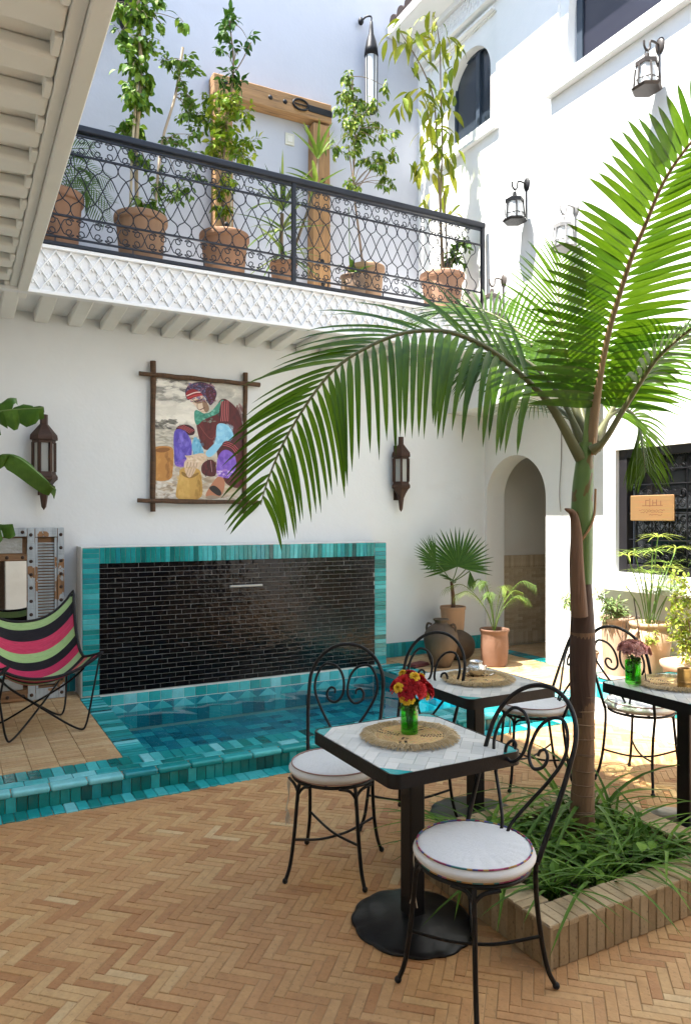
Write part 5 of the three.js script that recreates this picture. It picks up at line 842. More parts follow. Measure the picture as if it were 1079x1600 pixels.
{ // tall mango-like plant
  const t = potted('tall plant with drooping long leaves in clay pot at the right end of balcony', 4.66, -6.42, by0); pot(t, .235, .47, M([.44, .25, .16], .75, { map: T.clay }));
  const z = -6.42, s1 = [[4.69, 4.18, z], [4.64, 4.98, z], [4.66, 5.67, z], [4.64, 6.23, z], [4.63, 6.64, z], [4.58, 6.93, z], [4.54, 7.02, z]], s2 = [[4.66, 4.18, z], [4.62, 5.18, z], [4.59, 5.66, z], [4.54, 6.13, z], [4.41, 6.37, z], [4.25, 6.56, z], [4.11, 6.7, z]], s3 = [[4.73, 4.18, z], [4.70, 4.92, z], [4.66, 5.26, z]];
  for (const s of [s1, s2, s3]) obj('stem', sweep(local(s, t), k => .011 - .007 * k, 7), M([.16, .11, .06], .7), t);
  const gs = [leafG(.20, .055, .35, .25, 5), leafG(.23, .058, .5, .2, 5), leafG(.17, .05, .25, .3, 5)], ms = [leafMat([.22, .27, .035], .4, .45), leafMat([.15, .21, .03], .4, .45), leafMat([.28, .30, .05], .4, .45)];
  for (const [x, y, n] of [[4.03, 6.62, 4], [4.11, 6.74, 4], [4.21, 6.71, 3], [4.3, 6.66, 4], [4.17, 6.57, 3], [4.33, 6.45, 3], [4.41, 6.76, 3], [4.49, 6.96, 5], [4.58, 6.9, 5], [4.56, 6.72, 4], [4.49, 6.56, 3], [4.7, 6.8, 5], [4.76, 6.7, 4], [4.82, 6.76, 4], [4.86, 6.68, 4], [4.74, 6.46, 4], [4.49, 6.32, 4], [4.41, 6.16, 4], [4.33, 6.04, 4], [4.54, 6.13, 5], [4.66, 6.23, 5], [4.78, 6.21, 3], [4.45, 5.93, 4], [4.58, 6, 5], [4.72, 6.01, 4], [4.25, 6.14, 4], [4.18, 5.98, 4], [4.12, 5.92, 3], [4.45, 5.76, 4], [4.62, 5.84, 5], [4.75, 5.81, 4], [4.49, 5.63, 5], [4.66, 5.64, 5], [4.78, 5.62, 4], [4.45, 5.45, 4], [4.58, 5.52, 4], [4.74, 5.52, 4], [4.37, 5.3, 4], [4.54, 5.33, 4], [4.7, 5.41, 4], [4.33, 5.36, 3], [4.25, 5.3, 4], [4.8, 5.4, 3], [4.74, 5.21, 3], [4.66, 4.98, 3], [4.5, 5.08, 4], [4.84, 5.0, 3]])
    for (let i = 0; i < n; i++) { const d = V(rs(1), -.55 + rs(.5), rs(.8)); if (x > 4.72) d.x = Math.min(d.x, .25); const o = obj('leaf', gs[pick(3)], ms[pick(3)], t); o.applyMatrix4(basis(V(x + rs(.03) - 4.66, y + rs(.05) - by0, rs(.1)), d, V(rs(.3), 1, rs(.3)), rr(.85, 1.25))); }
  const h = [leafG(.075, .036, .3, .2, 3)];
  foliage(t, localB([[4.85, 4.49, .12, 50], [4.90, 4.61, .1, 30], [4.78, 4.40, .08, 22], [4.92, 4.66, .06, 12]], t), 0, .05, h, [leafMat([.06, .13, .03]), leafMat([.1, .18, .04])], .3, 1, [[.05, .45, 0]]);
}
// ------------------------------------------------------------------ jars and palms in the far corner
{
  const j = thing('clay_jar', 'large round brown two-handled clay jar standing in the far corner', 'jar', [4.50, .122, -6.22]), jm = M([.085, .057, .036], .75, { map: T.clay, bumpMap: T.plaster, bumpScale: .014 });
  obj('jar_body', lathe([[0, 0], [.115, 0], [.125, .015], [.165, .12], [.2, .24], [.215, .33], [.2, .41], [.16, .475], [.10, .515], [.078, .53], [.076, .55], [.095, .568], [.098, .582], [.085, .585], [.066, .56], [.066, .52], [.05, .5], [0, .49]], 48), jm, j);
  for (const a of [.9, .9 + PI]) obj('handle', sweep([[.12, .51, 0], [.165, .52, 0], [.185, .47, 0], [.18, .41, 0], [.19, .38, 0]].map(([r, y]) => [r * Math.cos(a), y, r * Math.sin(a)]), .014, 8), jm, j);
  j.scale.setScalar(.84);
  const k = thing('lying_jar', 'dark clay jug lying on its side behind the round jar', 'jug', [4.87, .28, -6.42]);
  const jb = obj('jug_body', lathe([[.0, -.22], [.09, -.2], [.155, -.1], [.165, .0], [.13, .1], [.075, .15], [.07, .19], [.10, .23], [.085, .23], [.05, .19], [.0, .12]], 40), jm, k); jb.rotation.set(0, 0, 0); jb.rotation.z = PI / 2 - .25; jb.rotation.y = .5;
  const rg = thing('red_cloth', 'small folded dark red cloth on the platform left of the clay jar', 'cloth', [4.30, .123, -6.35], .3);
  obj('cloth_fold', [box(-.12, 0, -.07, .12, .016, .07, .007), box(-.115, .0165, -.05, .10, .032, .065, .007)], M([.16, .045, .04], .95, { bumpMap: T.cloth, bumpScale: .004 }), rg);

  const t = potted('fan palm in tall tapered clay pot against the back wall', 4.92, -6.58, .122); pot(t, .142, .56, clayM[1], 2);
  obj('trunk', sweep([[0, .5, 0], [.005, .62, 0], [-.01, .76, 0], [-.02, .83, 0]], k => .026 - .01 * k, 9), M([.13, .06, .035], .9, { map: T.bark, bumpMap: T.barkB, bumpScale: .012 }), t);
  const fm = [leafMat([.06, .14, .035], .25), leafMat([.04, .105, .03], .25)], blade = leafG(1, .07, .03, .5, 5, s => s < .55 ? .25 + s * 1.3 : Math.pow((1 - s) / .45, .8));
  const fan = (c, out, nrm, r, n, spread) => { const f = new THREE.Group(); f.name = 'fan_leaf'; t.add(f); const o0 = VA(out).normalize(), N = VA(nrm).normalize(); for (let i = 0; i < n; i++) { const a = (i / (n - 1) - .5) * spread, d = o0.clone().applyAxisAngle(N, a); const o = obj('blade', blade, fm[i % 2], f); o.applyMatrix4(basis(VA(c), d.addScaledVector(N, rs(.06)), N, r * (1 - .25 * Math.abs(i / (n - 1) - .5)) * rr(.92, 1.05))); } const P = obj('petiole', sweep([[-.015, .82, 0], [c[0] * .5, .8 + (c[1] - .8) * .55, c[2] * .5], c], .006, 6), greenStem, t); };
  fan([.0, 1.0, .08], [.02, 1, -.12], [-.45, .1, .88], .46, 31, 3.7); fan([-.27, 1.06, .06], [-.85, .42, .1], [-.1, .55, .8], .34, 25, 2.6); fan([.17, .99, .05], [1, -.02, .15], [-.1, .85, .5], .25, 16, 1.0); fan([-.05, .84, .12], [-.85, .30, .2], [-.2, .9, .4], .30, 16, .7); fan([.14, .95, .12], [.1, -1, .1], [-.4, .1, .9], .24, 10, .55);
  const u = potted('small feathery date palm in a rounded terracotta pot near the arch', 5.02, -6.0, .122); pot(u, .152, .38, M([.20, .105, .065], .8, { map: T.clay, bumpMap: T.plaster, bumpScale: .006 }), 1);
  const R = [], gg = leafG(.15, .0065, .6, .3, 4), lm = [leafMat([.16, .24, .06], .35), leafMat([.10, .18, .05], .35)];
  for (let k = 0; k < 13; k++) {
    const a = k * 2.4, sp = rr(.14, .40), h = rr(.34, .62), ps = [[0, .34, 0], [sp * .35 * Math.cos(a), .34 + h * .55, sp * .35 * Math.sin(a)], [sp * Math.cos(a), .34 + h * .95, sp * Math.sin(a)], [sp * 1.5 * Math.cos(a), .34 + h * .88, sp * 1.5 * Math.sin(a)]], cv = new THREE.CatmullRomCurve3(ps.map(VA));
    const L = [sweep(ps, .0035, 5, 14)]; for (let i = 10; i < 26; i++) { const s = i / 26, p = cv.getPoint(s), d = cv.getTangent(s); for (const q of [-1, 1]) { const sd = d.clone().cross(V(-Math.cos(a), 1.2, -Math.sin(a))).normalize().multiplyScalar(q); L.push(plain(gg.clone()).applyMatrix4(basis(p, d.clone().add(sd.multiplyScalar(.8)), V(0, 1, 0), rr(.6, 1)))); } }
    obj('frond', L, lm[k % 2], u);
  }
}
// ------------------------------------------------------------------ sunny ledge with urns, papyrus and shrubs
{
  const s = thing('tiled_ledge', 'low turquoise topped ledge under the grille window carrying clay urns', 'ledge', [0, 0, 0]);
  obj('ledge_body', box(4.68, 0, -4.55, 5.045, .318, -2.9), mat.white, s);
  const g = [piece(.12, .012, .058, .002, 0, 0, .002), piece(.12, .012, .058, .002, .4, .2, .002)], it = [];
  for (let x = 4.74; x < 5.04; x += .123) for (let z = -4.52; z < -2.95; z += .0605) { it.push({ m: place(x, .33, z, 0, rs(.01), rs(.01)), g: pick(2), c: niceTeal() }); }
  for (let z = -4.52; z < -3.2; z += .0605) it.push({ m: place(4.674, .25, z, 0, 0, PI / 2), g: pick(2), c: niceTeal() });
  pieces('glazed_tile', s, it, g, tealMats, 80, 'glazed_tile_field');
  const urn = (t, prof, m) => { obj('urn_body', lathe(prof, 44), m, t); };
  const pale = M([.55, .37, .26], .8, { map: T.clay, bumpMap: T.plaster, bumpScale: .008 });
  const a = potted('clay jar with trailing grey-green succulent, left of the papyrus urn', 4.87, -4.27, .332);
  urn(a, [[0, 0], [.15, 0], [.155, .02], [.11, .028], [.105, .04], [.118, .2], [.128, .36], [.122, .45], [.118, .47], [.135, .48], [.137, .505], [.125, .51], [.11, .48], [0, .46]], pale);
  const g1 = [leafG(.05, .012, .1, .3, 3), leafG(.04, .011, .2, .3, 3)];
  foliage(a, [[0, .56, .08, 120], [-.05, .6, .08, 100], [-.10, .56, .07, 70], [.05, .56, .07, 70], [.08, .52, .05, 40], [-.17, .62, .06, 40], [-.20, .68, .06, 40], [-.14, .52, .05, 30]], 0, .05, g1, [leafMat([.16, .24, .13], .2), leafMat([.24, .33, .20], .2)], .2, 1, [[0, .48, 0]]);
  const tr = []; for (let i = 0; i < 14; i++) { const x = rr(-.09, .11), zz = .09 + rnd() * .04; tr.push(sweep([[x, .5, zz - .03], [x + rs(.02), .52, zz + .02], [x + rs(.03), .40, zz + .03], [x + rs(.05), .40 - rr(.05, .22), zz + .03]], .0022, 4)); } obj('trailing_stems', tr, M([.10, .075, .05], .9), a);
  const b0 = potted('pale trailing plant reaching across the white pier behind the palm trunk', 4.76, -4.5, .332); pot(b0, .10, .2, clayM[3]);
  const rch = [[0, .2, 0], [-.08, .4, .02], [-.16, .55, .02], [-.26, .64, .05]]; obj('stem', sweep(rch, .004, 5), greenStem, b0);
  foliage(b0, [[-.08, .42, .05, 40], [-.15, .54, .05, 46], [-.26, .64, .06, 60], [-.10, .62, .04, 24], [-.12, .5, .04, 20], [-.05, .3, .05, 30]], .02, .03, g1, [leafMat([.26, .36, .20], .2)], .1, 1, rch);
  const p = potted('tall papyrus in a big handled clay urn in full sunlight', 4.83, -3.93, .332);
  urn(p, [[0, 0], [.09, 0], [.10, .02], [.125, .14], [.155, .28], [.165, .36], [.15, .42], [.135, .45], [.128, .47], [.145, .48], [.147, .505], [.13, .51], [.11, .48], [0, .46]], M([.60, .42, .27], .8, { map: T.clay, bumpMap: T.plaster, bumpScale: .008 }));
  for (const q of [-1, 1]) obj('handle', sweep([[q * .145, .46, .02], [q * .19, .42, .02], [q * .19, .34, .02], [q * .155, .3, .02]], .013, 7), pale, p);
  const um = [leafMat([.26, .38, .12], .35), leafMat([.36, .44, .12], .35)], ray = leafG(.2, .011, .42, .35, 5, s => Math.min(1, s * 6 + .4) * Math.pow(1 - s, .4));
  for (const [x, y, z, n] of [[.08, 1.17, .02, 17], [-.03, 1.06, .06, 16], [-.13, 1.05, -.02, 15], [-.24, 1.03, .0, 13], [.22, 1.08, .08, 18], [.02, .93, .1, 16], [-.08, .9, .02, 14], [.1, .88, -.05, 15], [.24, .96, -.02, 14], [-.13, .83, .08, 12], [.0, .78, .1, 14], [.13, .76, .1, 12], [-.2, .8, -.05, 10], [.38, .98, .1, 13]]) {
    const ps = [[x * .12 + rs(.03), .44, rs(.03)], [x * .4, .44 + (y - .44) * .5, z * .5], [x, y, z]], U = [];
    obj('stem', sweep(ps, .0045, 5), M([.14, .24, .06], .5), p);
    for (let i = 0; i < n; i++) { const an = i / n * 2 * PI + rs(.15); U.push(plain(ray.clone()).applyMatrix4(basis(V(x, y, z), V(Math.cos(an), .42 + rs(.2), Math.sin(an)), V(0, 1, 0), rr(.8, 1.1)))); }
    obj('umbel', U, um[pick(2)], p);
  }
  foliage(p, [[-.06, .46, .07, 60], [.05, .45, .07, 60], [.12, .42, .06, 50], [-.11, .40, .05, 40]], .08, .03, [leafG(.022, .014, .2, .2, 3)], [leafMat([.36, .40, .09], .4), leafMat([.26, .33, .07], .4)], .6, 1, [[0, .46, .05]]);
  const c = potted('yellow-green shrub in a wide clay bowl at the right picture edge', 4.80, -3.50, .332);
  urn(c, [[0, 0], [.13, 0], [.15, .02], [.20, .12], [.225, .22], [.24, .235], [.243, .265], [.225, .27], [.2, .23], [0, .22]], pale);
  const sh = [[0, .22, 0], [0, .4, 0], [0, .7, 0]]; obj('stem', [bar([0, .2, 0], [.02, .7, 0], .006), bar([0, .2, 0], [-.12, .6, .03], .004)], stemM, c);
  foliage(c, [[-.15, .42, .12, 150], [-.03, .5, .14, 170], [.1, .45, .13, 150], [-.2, .6, .1, 90], [-.05, .7, .12, 110], [.1, .65, .12, 110], [-.26, .75, .08, 50], [-.12, .85, .08, 50], [0, .32, .12, 120], [-.3, .9, .06, 30]], 0, .08, [leafG(.034, .019, .2, .2, 3), leafG(.026, .016, .3, .2, 3)], [leafMat([.30, .38, .07], .45), leafMat([.22, .32, .07], .45), leafMat([.40, .44, .08], .45)], .1, 1, sh);
}
tag(obj('thin_rope', sweep([[5.58, 2.85, -5.62], [5.585, 2.3, -5.62], [5.57, 1.9, -5.63], [5.575, 1.72, -5.62]], .006, 6), M([.3, .28, .25], .8)), 'thin grey cord hanging down the white wall right of the arch', 'cord');
// ------------------------------------------------------------------ big torn leaves entering from the left
{
  const t = potted('large banana-like plant whose torn leaves enter at the left edge', -.42, -4.35, .122); pot(t, .2, .4, clayM[0]);
  const m = [leafMat([.055, .14, .03], .3, .4), leafMat([.08, .18, .04], .3, .4)];
  const big = (pts, w, nrm, tears) => {                    // a long blade split into lobes along its midrib
    const cv = new THREE.CatmullRomCurve3(pts.map(VA)), f = new THREE.Group(); f.name = 'banana_leaf'; t.add(f); f.position.set(.42, -.122, 4.35);
    obj('midrib', sweep(pts, k => .011 - .008 * k, 6), M([.18, .26, .08], .5), f);
    const N = VA(nrm).normalize(), K = 40;
    for (const s of [-1, 1]) { let i0 = Math.floor(K * .38); while (i0 < K) { const i1 = Math.min(K, i0 + 2 + pick(tears)); const P = [], idx = []; const n = i1 - i0, lean = rs(.04);
      for (let i = 0; i <= n; i++) { const q = (i0 + i) / K, c = cv.getPoint(q), T0 = cv.getTangent(q), S = T0.clone().cross(N).normalize(), ww = w * Math.pow(Math.sin(PI * Math.min(1, (q - .36) / .66)), .7) * (i === 0 || i === n ? .55 : 1); for (let k = 0; k < 4; k++) { const r = k / 3, e = c.clone().addScaledVector(S, s * ww * r).addScaledVector(T0, r * ww * .45).addScaledVector(N, .05 * r - .11 * r * r * (1 + lean * 8)); P.push(e.x, e.y + lean * r, e.z); } }
      for (let i = 0; i < n; i++) for (let k = 0; k < 3; k++) { const a = i * 4 + k; idx.push(a, a + 4, a + 1, a + 1, a + 4, a + 5); }
      const g = new THREE.BufferGeometry(); g.setAttribute('position', new THREE.Float32BufferAttribute(P, 3)); g.setIndex(idx); g.computeVertexNormals(); obj('leaf_lobe', boxUV(g, 8), m[pick(2)], f); i0 = i1; } }
  };
  big([[-.38, .5, -4.33], [-.25, 1.4, -4.25], [.0, 2.0, -4.08], [.2, 2.16, -3.98], [.42, 2.19, -3.86]], .10, [-.1, .45, .9], 3);
  big([[-.38, .5, -4.33], [-.22, 1.3, -4.2], [.05, 1.84, -4.0], [.27, 1.95, -3.86], [.46, 1.79, -3.74]], .062, [.2, .7, .7], 9);
  big([[-.38, .5, -4.33], [-.3, 1.0, -4.25], [-.1, 1.45, -4.1], [.1, 1.6, -4.0], [.29, 1.62, -3.95]], .08, [-.2, .8, .5], 10);
  big([[-.4, .5, -4.35], [-.6, 1.5, -4.4], [-.7, 2.2, -4.2], [-.75, 2.5, -3.9]], .2, [.3, .5, .8], 9);
}
// ------------------------------------------------------------------ brick planter with ground cover
{
  const t = thing('brick_planter', 'low square planter of pale bricks around the palm trunk', 'planter', [0, 0, 0]);
  const X0 = 1.93, X1 = 3.13, Z0 = -2.95, Z1 = -2.0, h = .165, w = .135;
  obj('mortar_core', [box(X0 + .006, 0, Z1 - w + .004, X1 - .006, h - .006, Z1 - .006), box(X0 + .006, 0, Z0 + .006, X1 - .006, h - .006, Z0 + w - .004), box(X0 + .006, 0, Z0 + w, X0 + w - .004, h - .006, Z1 - w), box(X1 - w + .004, 0, Z0 + w, X1 - .006, h - .006, Z1 - w)], M([.16, .12, .075], .95), t);
  obj('soil', box(X0 + w, 0, Z0 + w, X1 - w, .10, Z1 - w), mat.soil, t);
  const top = [0, 1, 2].map(i => piece(w - .002, .02, .0455, .003, i * .4, i * .3, .0015)), face = [0, 1, 2].map(i => piece(h - .006, .014, .0455, .003, i * .3, i * .5, .0015)), it = [], it2 = [];
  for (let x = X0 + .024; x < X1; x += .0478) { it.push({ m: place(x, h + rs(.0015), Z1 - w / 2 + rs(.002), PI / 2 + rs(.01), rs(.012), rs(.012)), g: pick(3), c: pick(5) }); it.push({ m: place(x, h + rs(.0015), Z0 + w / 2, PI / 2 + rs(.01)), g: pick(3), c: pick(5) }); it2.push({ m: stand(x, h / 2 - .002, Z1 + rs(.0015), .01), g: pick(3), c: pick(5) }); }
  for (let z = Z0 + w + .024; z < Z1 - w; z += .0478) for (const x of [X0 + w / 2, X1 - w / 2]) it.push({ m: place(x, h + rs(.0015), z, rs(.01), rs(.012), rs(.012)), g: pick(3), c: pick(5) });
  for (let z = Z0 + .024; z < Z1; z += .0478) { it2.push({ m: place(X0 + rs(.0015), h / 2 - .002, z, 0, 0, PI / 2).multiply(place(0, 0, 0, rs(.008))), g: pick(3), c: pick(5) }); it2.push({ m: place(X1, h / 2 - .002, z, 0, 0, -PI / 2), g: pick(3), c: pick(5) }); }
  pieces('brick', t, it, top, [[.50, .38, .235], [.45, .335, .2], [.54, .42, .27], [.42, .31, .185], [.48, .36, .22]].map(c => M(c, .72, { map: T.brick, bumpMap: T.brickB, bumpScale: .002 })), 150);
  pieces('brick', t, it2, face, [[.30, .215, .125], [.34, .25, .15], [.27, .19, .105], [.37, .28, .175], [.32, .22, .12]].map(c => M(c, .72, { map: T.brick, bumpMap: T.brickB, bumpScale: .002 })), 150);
  // spider plants and leafy cover
  const gm = [leafMat([.085, .19, .03], .4, .5), leafMat([.14, .27, .045], .4, .5), leafMat([.06, .14, .025], .4, .5)], blade = [.34, .42, .26].map((L, i) => leafG(L, .016 + .002 * i, .75 + i * .15, .35, 8, s => Math.min(1, s * 5 + .5) * Math.pow(1 - s, .45)));
  // a blade may lean over the rim but not pass through it
  const clear = g => { const p = g.attributes.position; for (let i = 0; i < p.count; i++) { const x = p.getX(i), y = p.getY(i), z = p.getZ(i); if (y < .005 || (y < .172 && x > X0 - .008 && x < X1 + .008 && z > Z0 - .008 && z < Z1 + .008 && !(x > X0 + w && x < X1 - w && z > Z0 + w && z < Z1 - w))) return false; } return true; };
  const S = gm.map(() => []);
  for (const [x, z, n, hh] of [[2.17, -2.24, 44, 1], [2.42, -2.2, 50, 1], [2.62, -2.24, 44, 1], [2.84, -2.25, 50, 1.1], [2.95, -2.42, 36, 1], [2.15, -2.45, 30, 1.1], [2.13, -2.66, 30, 1.2], [2.2, -2.72, 26, 1.2], [2.34, -2.76, 26, 1.2], [2.4, -2.5, 22, 1], [2.55, -2.76, 24, 1.2], [2.78, -2.76, 30, 1.4], [2.92, -2.72, 30, 1.4], [2.95, -2.6, 26, 1.1], [2.3, -2.35, 24, 1.], [2.52, -2.32, 24, 1], [2.75, -2.4, 26, 1.05], [2.3, -2.7, 24, 1.1]])
    for (let i = 0; i < n; i++) { const a = rnd() * 2 * PI, d = V(Math.cos(a), rr(.7, 2.2), Math.sin(a)); const g = plain(blade[pick(3)].clone()).applyMatrix4(basis(V(x + rs(.04), .095, z + rs(.04)), d, V(0, 1, 0).addScaledVector(d, -.5), hh * rr(.75, 1.25))), c = pick(3); if (clear(g)) S[c].push(g); }
  const gp = tag(obj('spider_plants', mergeGeometries(S.map(l => mergeGeometries(l)), true), gm), 'arching strappy green spider plants filling the brick planter', 'ground cover', null, 'stuff');
  const br = [leafG(.07, .05, .3, .15, 4), leafG(.055, .042, .25, .2, 4)], L = gm.map(() => []);
  for (let i = 0; i < 380; i++) { const x = rr(2.12, 2.98), z = rr(-2.80, -2.18), y = .1 + rnd() * .15; L[pick(3)].push(plain(br[pick(2)].clone()).applyMatrix4(basis(V(x, y, z), V(rs(1), rs(.5), rs(1)), V(rs(.4), 1, rs(.4)), rr(.5, 1)))); }
  tag(obj('leafy_ground_cover', mergeGeometries(L.map(l => mergeGeometries(l)), true), gm), 'broad-leaved green cover plants between the spider plants around the trunk', 'ground cover', null, 'stuff');
}
// ------------------------------------------------------------------ the palm
{
  const O = [2.655, .09, -2.545], t = thing('palm_tree', 'slender palm with arching feathery fronds growing from the brick planter', 'palm tree', O);
  const LO = p => V(p[0] - O[0], p[1] - O[1], p[2] - O[2]);
  const bk = M([.17, .095, .055], .8, { map: T.bark, bumpMap: T.barkB, bumpScale: .008 });
  const rings = [[.0, .086], [.03, .074], [.1, .060], [.3, .052], [.5, .049], [.7, .049], [.95, .052], [1.02, .058]];
  const R = y => { for (let i = 1; i < rings.length; i++) if (y <= rings[i][0]) { const [a, b] = [rings[i - 1], rings[i]]; return a[1] + (b[1] - a[1]) * (y - a[0]) / (b[0] - a[0]); } return .062; };
  const P = []; for (let i = 0; i <= 40; i++) { const y = i / 40 * 1.02; P.push([.012 * Math.sin(y * 2.2) , y, .008 * Math.sin(y * 3)]); }
  const ringM = [M([.13, .08, .045], .85), M([.22, .145, .085], .85)];
  const tr = sweep(P, k => R(k * 1.02) * (1 + .02 * Math.sin(k * 60)), 20, 0, false);
  obj('trunk', tr, M([.20, .12, .065], .8, { map: T.bark, bumpMap: T.barkB, bumpScale: .006 }), t);
  for (const y of [.12, .17, .178, .255, .30, .37, .44, .446, .52, .585, .65, .72, .79, .86]) { const g = new THREE.TorusGeometry(R(y) - .0005, .003, 6, 30); g.rotateX(PI / 2); { const p = g.attributes.position; for (let i = 0; i < p.count; i++) { const a = Math.atan2(p.getZ(i), p.getX(i)); p.setY(i, p.getY(i) + .0025 * Math.sin(a + y * 40) + .0008 * Math.sin(a * 5 + y * 90)); } g.computeVertexNormals(); } const o = obj('trunk_ring', plain(g), ringM[pick(2)], t); o.position.set(.012 * Math.sin(y * 2.2), y, .008 * Math.sin(y * 3)); }
  // brown sheath, split open on the left, with its curled tip; green crownshaft above
  const sh = []; for (let i = 0; i <= 24; i++) { const k = i / 24; sh.push([.012 - .004 * k, .62 + k * .86, 0]); }
  obj('dry_sheath', sweep(sh, k => .053 + .012 * Math.sin(PI * Math.min(1, k * 1.4)) - .014 * k, 22, 0, false), M([.062, .030, .019], .7, { map: T.bark, bumpMap: T.barkB, bumpScale: .006 }), t);
  obj('sheath_tip', sweep([[-.04, 1.1, .03], [-.065, 1.35, .035], [-.062, 1.5, .03], [-.075, 1.585, .02], [-.115, 1.605, .01]], k => .036 * (1 - k) ** .7 + .003, 8), bk, t);
  obj('crownshaft', sweep([[.005, 1.25, 0], [.006, 1.5, .0], [.01, 1.68, .0], [.018, 1.80, .003], [.028, 1.92, .006]], k => .049 + .004 * Math.sin(PI * k) - .016 * k * k, 22), M([.11, .17, .04], .42, { map: T.shaft, bumpMap: T.barkB, bumpScale: .002 }), t);
  obj('sheath_edge', [sweep([[-.04, 1.46, .045], [.0, 1.52, .058], [.04, 1.58, .045], [.075, 1.70, .02]], .006, 6), sweep([[.02, 1.86, .052], [.05, 1.95, .03], [.055, 2.05, .02]], .007, 6)], M([.28, .15, .06], .7), t);
  const gl = [leafMat([.062, .142, .006], .66, .38), leafMat([.08, .166, .007], .66, .38), leafMat([.05, .125, .006], .66, .38)];
  const stemF = M([.10, .10, .035], .55), stemB = M([.20, .13, .06], .6);
  const bladeProf = s => Math.min(1, .25 + s * 4) * Math.pow(1 - s, .5);
  function frond(pts, o) {
    const cv = new THREE.CatmullRomCurve3(pts.map(LO), false, 'centripetal'), f = new THREE.Group(); f.name = 'frond'; t.add(f);
    obj('rachis', sweep(pts.map(LO), k => (o.r || .015) * (1 - .86 * k) + .012 * Math.max(0, 1 - k * 7), 8, 60), o.stem || stemF, f);
    const N0 = VA(o.n).normalize(), single = o.single, L = [];
    const dr0 = o.droop ?? .5;
    for (let i = 0; i < o.k; i++) for (const s of [-1, 1]) {
      if (rnd() < (o.gap || .02)) continue;
      const q = o.t0 + (1 - o.t0) * (i + (s > 0 ? .5 : 0)) / o.k, p = cv.getPointAt(Math.min(.999, q)), T0 = cv.getTangentAt(Math.min(.999, q)), e = (q - o.t0) / (1 - o.t0);
      const S = T0.clone().cross(N0).normalize().multiplyScalar(s), N = S.clone().cross(T0).multiplyScalar(s).normalize();
      const fw = (s > 0 ? o.fwB ?? o.fw ?? .55 : o.fw ?? .55) + e * (s > 0 ? o.fwB2 ?? o.fw2 ?? .9 : o.fw2 ?? .9), dr = s > 0 ? o.droopB ?? dr0 : dr0;
      const d0 = S.clone().addScaledVector(T0, fw).addScaledVector(N, (o.lift ?? .15) + rs(.1)).normalize();
      const len = o.len * (o.flat ? .95 : .55 + .45 * Math.sin(PI * Math.min(1, .16 + e * .75))) * (1 - .45 * e ** 4) * rr(.9, 1.06) * (s > 0 ? (o.right ?? 1) : (o.left ?? 1)), W = o.w * (1 - .35 * e) * rr(.85, 1.1);
      // the blade hangs under its own weight
      const K = 7, pos = [], uv = []; let c = p.clone(), d = d0.clone(), rows = [];
      const B0 = d0.clone().cross(N).normalize(); const tw = rs(.25);
      for (let j = 0; j <= K; j++) {
        const u = j / K, w = W / 2 * (j === K ? .02 : bladeProf(u)), b = B0.clone().addScaledVector(d, -B0.dot(d)).normalize(), nn = b.clone().cross(d).normalize();
        const bb = b.clone().applyAxisAngle(d, tw * u);
        rows.push([c.clone().addScaledVector(bb, -w).addScaledVector(nn, w * .3), c.clone(), c.clone().addScaledVector(bb, w).addScaledVector(nn, w * .3)]);
        d.y -= dr * (.5 + u) / K * (1 + .3 * rs(1)); d.normalize(); c = c.addScaledVector(d, len / K);
      }
      for (let j = 0; j < K; j++) for (let k = 0; k < 2; k++) { const a = rows[j][k], b = rows[j][k + 1], c2 = rows[j + 1][k], e2 = rows[j + 1][k + 1]; for (const v of [a, b, e2, a, e2, c2]) pos.push(v.x, v.y, v.z); for (const [x, y] of [[k, j], [k + 1, j], [k + 1, j + 1], [k, j], [k + 1, j + 1], [k, j + 1]]) uv.push(x / 2, y / K * 1.2 + i * .13); }
      const g = new THREE.BufferGeometry(); g.setAttribute('position', new THREE.Float32BufferAttribute(pos, 3)); g.setAttribute('uv', new THREE.Float32BufferAttribute(uv, 2));
      const gg = toCreasedNormals(g, .9); const ms = o.m || gl;
      if (single) obj('leaflet', gg, ms[pick(3)], f); else L.push(plain(gg));
    }
    if (!single) obj('leaflets', L, (o.m || gl)[pick(3)], f).userData.kind = 'stuff';
  }
  const F2P = [[2.71, 1.99, -2.54], [2.71, 2.27, -2.49], [2.69, 2.51, -2.41], [2.67, 2.66, -2.33], [2.64, 2.81, -2.23], [2.61, 2.9, -2.14], [2.57, 3.02, -2.02], [2.53, 3.1, -1.87], [2.5, 3.14, -1.72], [2.44, 3.14, -1.57]];
  frond([[2.65, 1.93, -2.54], [2.51, 2.19, -2.6], [2.39, 2.31, -2.64], [2.21, 2.44, -2.69], [2.04, 2.51, -2.76], [1.85, 2.5, -2.83], [1.67, 2.42, -2.89], [1.53, 2.31, -2.95], [1.35, 2.03, -3.02], [1.27, 1.82, -3.07], [1.24, 1.71, -3.08]], { n: [-.35, .75, .5], k: 42, t0: .2, len: .58, w: .046, droop: 1.7, droopB: .38, left: 1.08, fw: .12, fw2: .6, fwB: .75, fwB2: .55, lift: .05, single: 1, r: .017 });
  frond(F2P, { n: [-.2, -.42, .88], k: 44, t0: .12, len: .45, w: .056, droop: .2, fw: .02, fw2: 1.1, single: 1, flat: 1, stem: stemB, lift: .05, r: .017, gap: 0 });
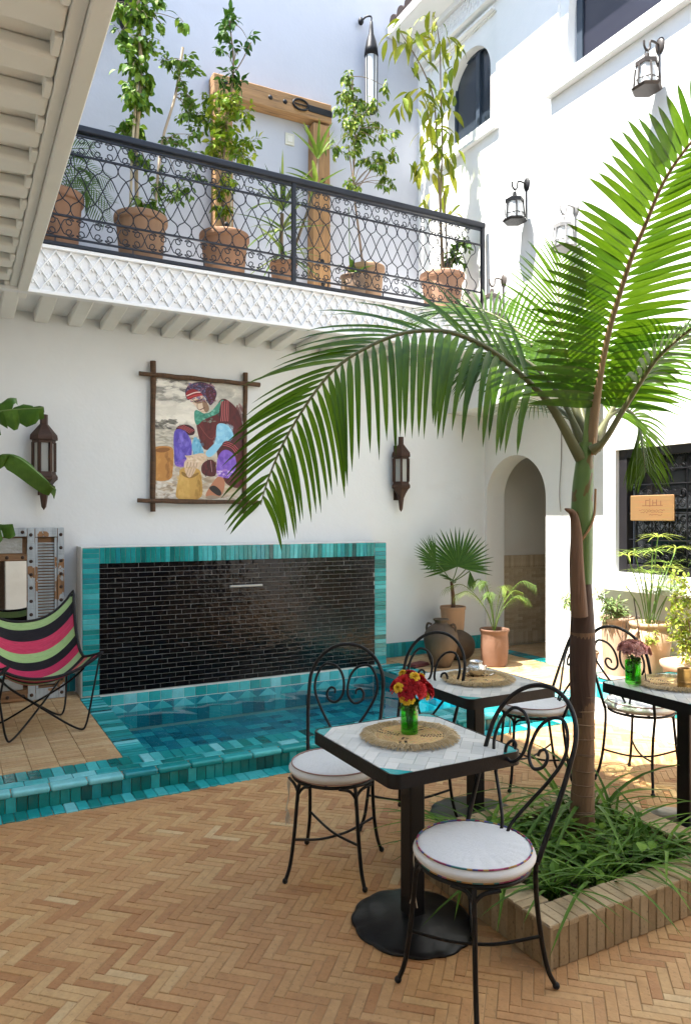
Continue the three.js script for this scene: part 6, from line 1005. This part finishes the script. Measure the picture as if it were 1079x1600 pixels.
  frond([[2.68, 1.97, -2.5], [2.7, 2, -2.46], [2.75, 2.15, -2.38], [2.77, 2.29, -2.28], [2.78, 2.36, -2.22], [2.81, 2.43, -2.14], [2.83, 2.48, -2.05], [2.85, 2.5, -1.92], [2.9, 2.44, -1.78]], { n: [-.2, .8, -.4], k: 22, t0: .35, len: .34, w: .03, droop: 1.1, fw: .5, single: 1, r: .017 });
  frond([[2.75, 2.03, -2.6], [2.75, 2.26, -2.71], [2.75, 2.49, -2.89], [2.75, 2.59, -3], [2.72, 2.72, -3.13], [2.68, 2.84, -3.33], [2.58, 2.87, -3.49], [2.47, 2.8, -3.67]], { n: [-.3, .85, .45], k: 36, t0: .3, len: .5, w: .026, droop: .45 });
  frond([[2.77, 2.02, -2.57], [2.94, 2.17, -2.62], [3.09, 2.21, -2.65], [3.19, 2.15, -2.66], [3.22, 2.02, -2.66], [3.22, 1.89, -2.64]], { n: [-.3, .5, .8], k: 30, t0: .3, len: .34, w: .022, droop: .9 });
  frond([[2.74, 1.99, -2.61], [2.84, 2.15, -2.78], [2.9, 2.26, -2.98], [2.92, 2.29, -3.14], [2.91, 2.29, -3.31]], { n: [.1, 1, .1], k: 26, t0: .3, len: .34, w: .014, droop: .6 });
  frond([[2.7, 1.99, -2.57], [2.67, 2.22, -2.67], [2.64, 2.37, -2.78], [2.6, 2.48, -2.91], [2.51, 2.49, -3.02], [2.44, 2.41, -3.11]], { n: [-.3, .7, .6], k: 22, t0: .35, len: .42, w: .045, droop: 1.0 });
  frond([[2.79, 1.99, -2.58], [2.96, 2.2, -2.63], [3.19, 2.42, -2.65], [3.45, 2.58, -2.65], [3.74, 2.68, -2.63], [4.03, 2.69, -2.59]], { n: [-.2, .8, .55], k: 36, t0: .18, len: .45, w: .028, droop: .75 });
  frond([[2.73, 1.99, -2.56], [2.82, 2.3, -2.73], [2.87, 2.6, -2.88], [2.92, 2.87, -2.96], [2.98, 3.09, -2.99]], { n: [-.4, .2, .9], k: 34, t0: .25, len: .42, w: .024, droop: .3 });
  obj('spear_leaf', sweep([[.03, 1.9, 0], [.055, 2.2, .01], [.07, 2.42, .02]], k => .016 * (1 - k) + .003, 7), M([.12, .19, .04], .5), t);
}
renderer.render(scene, camera);
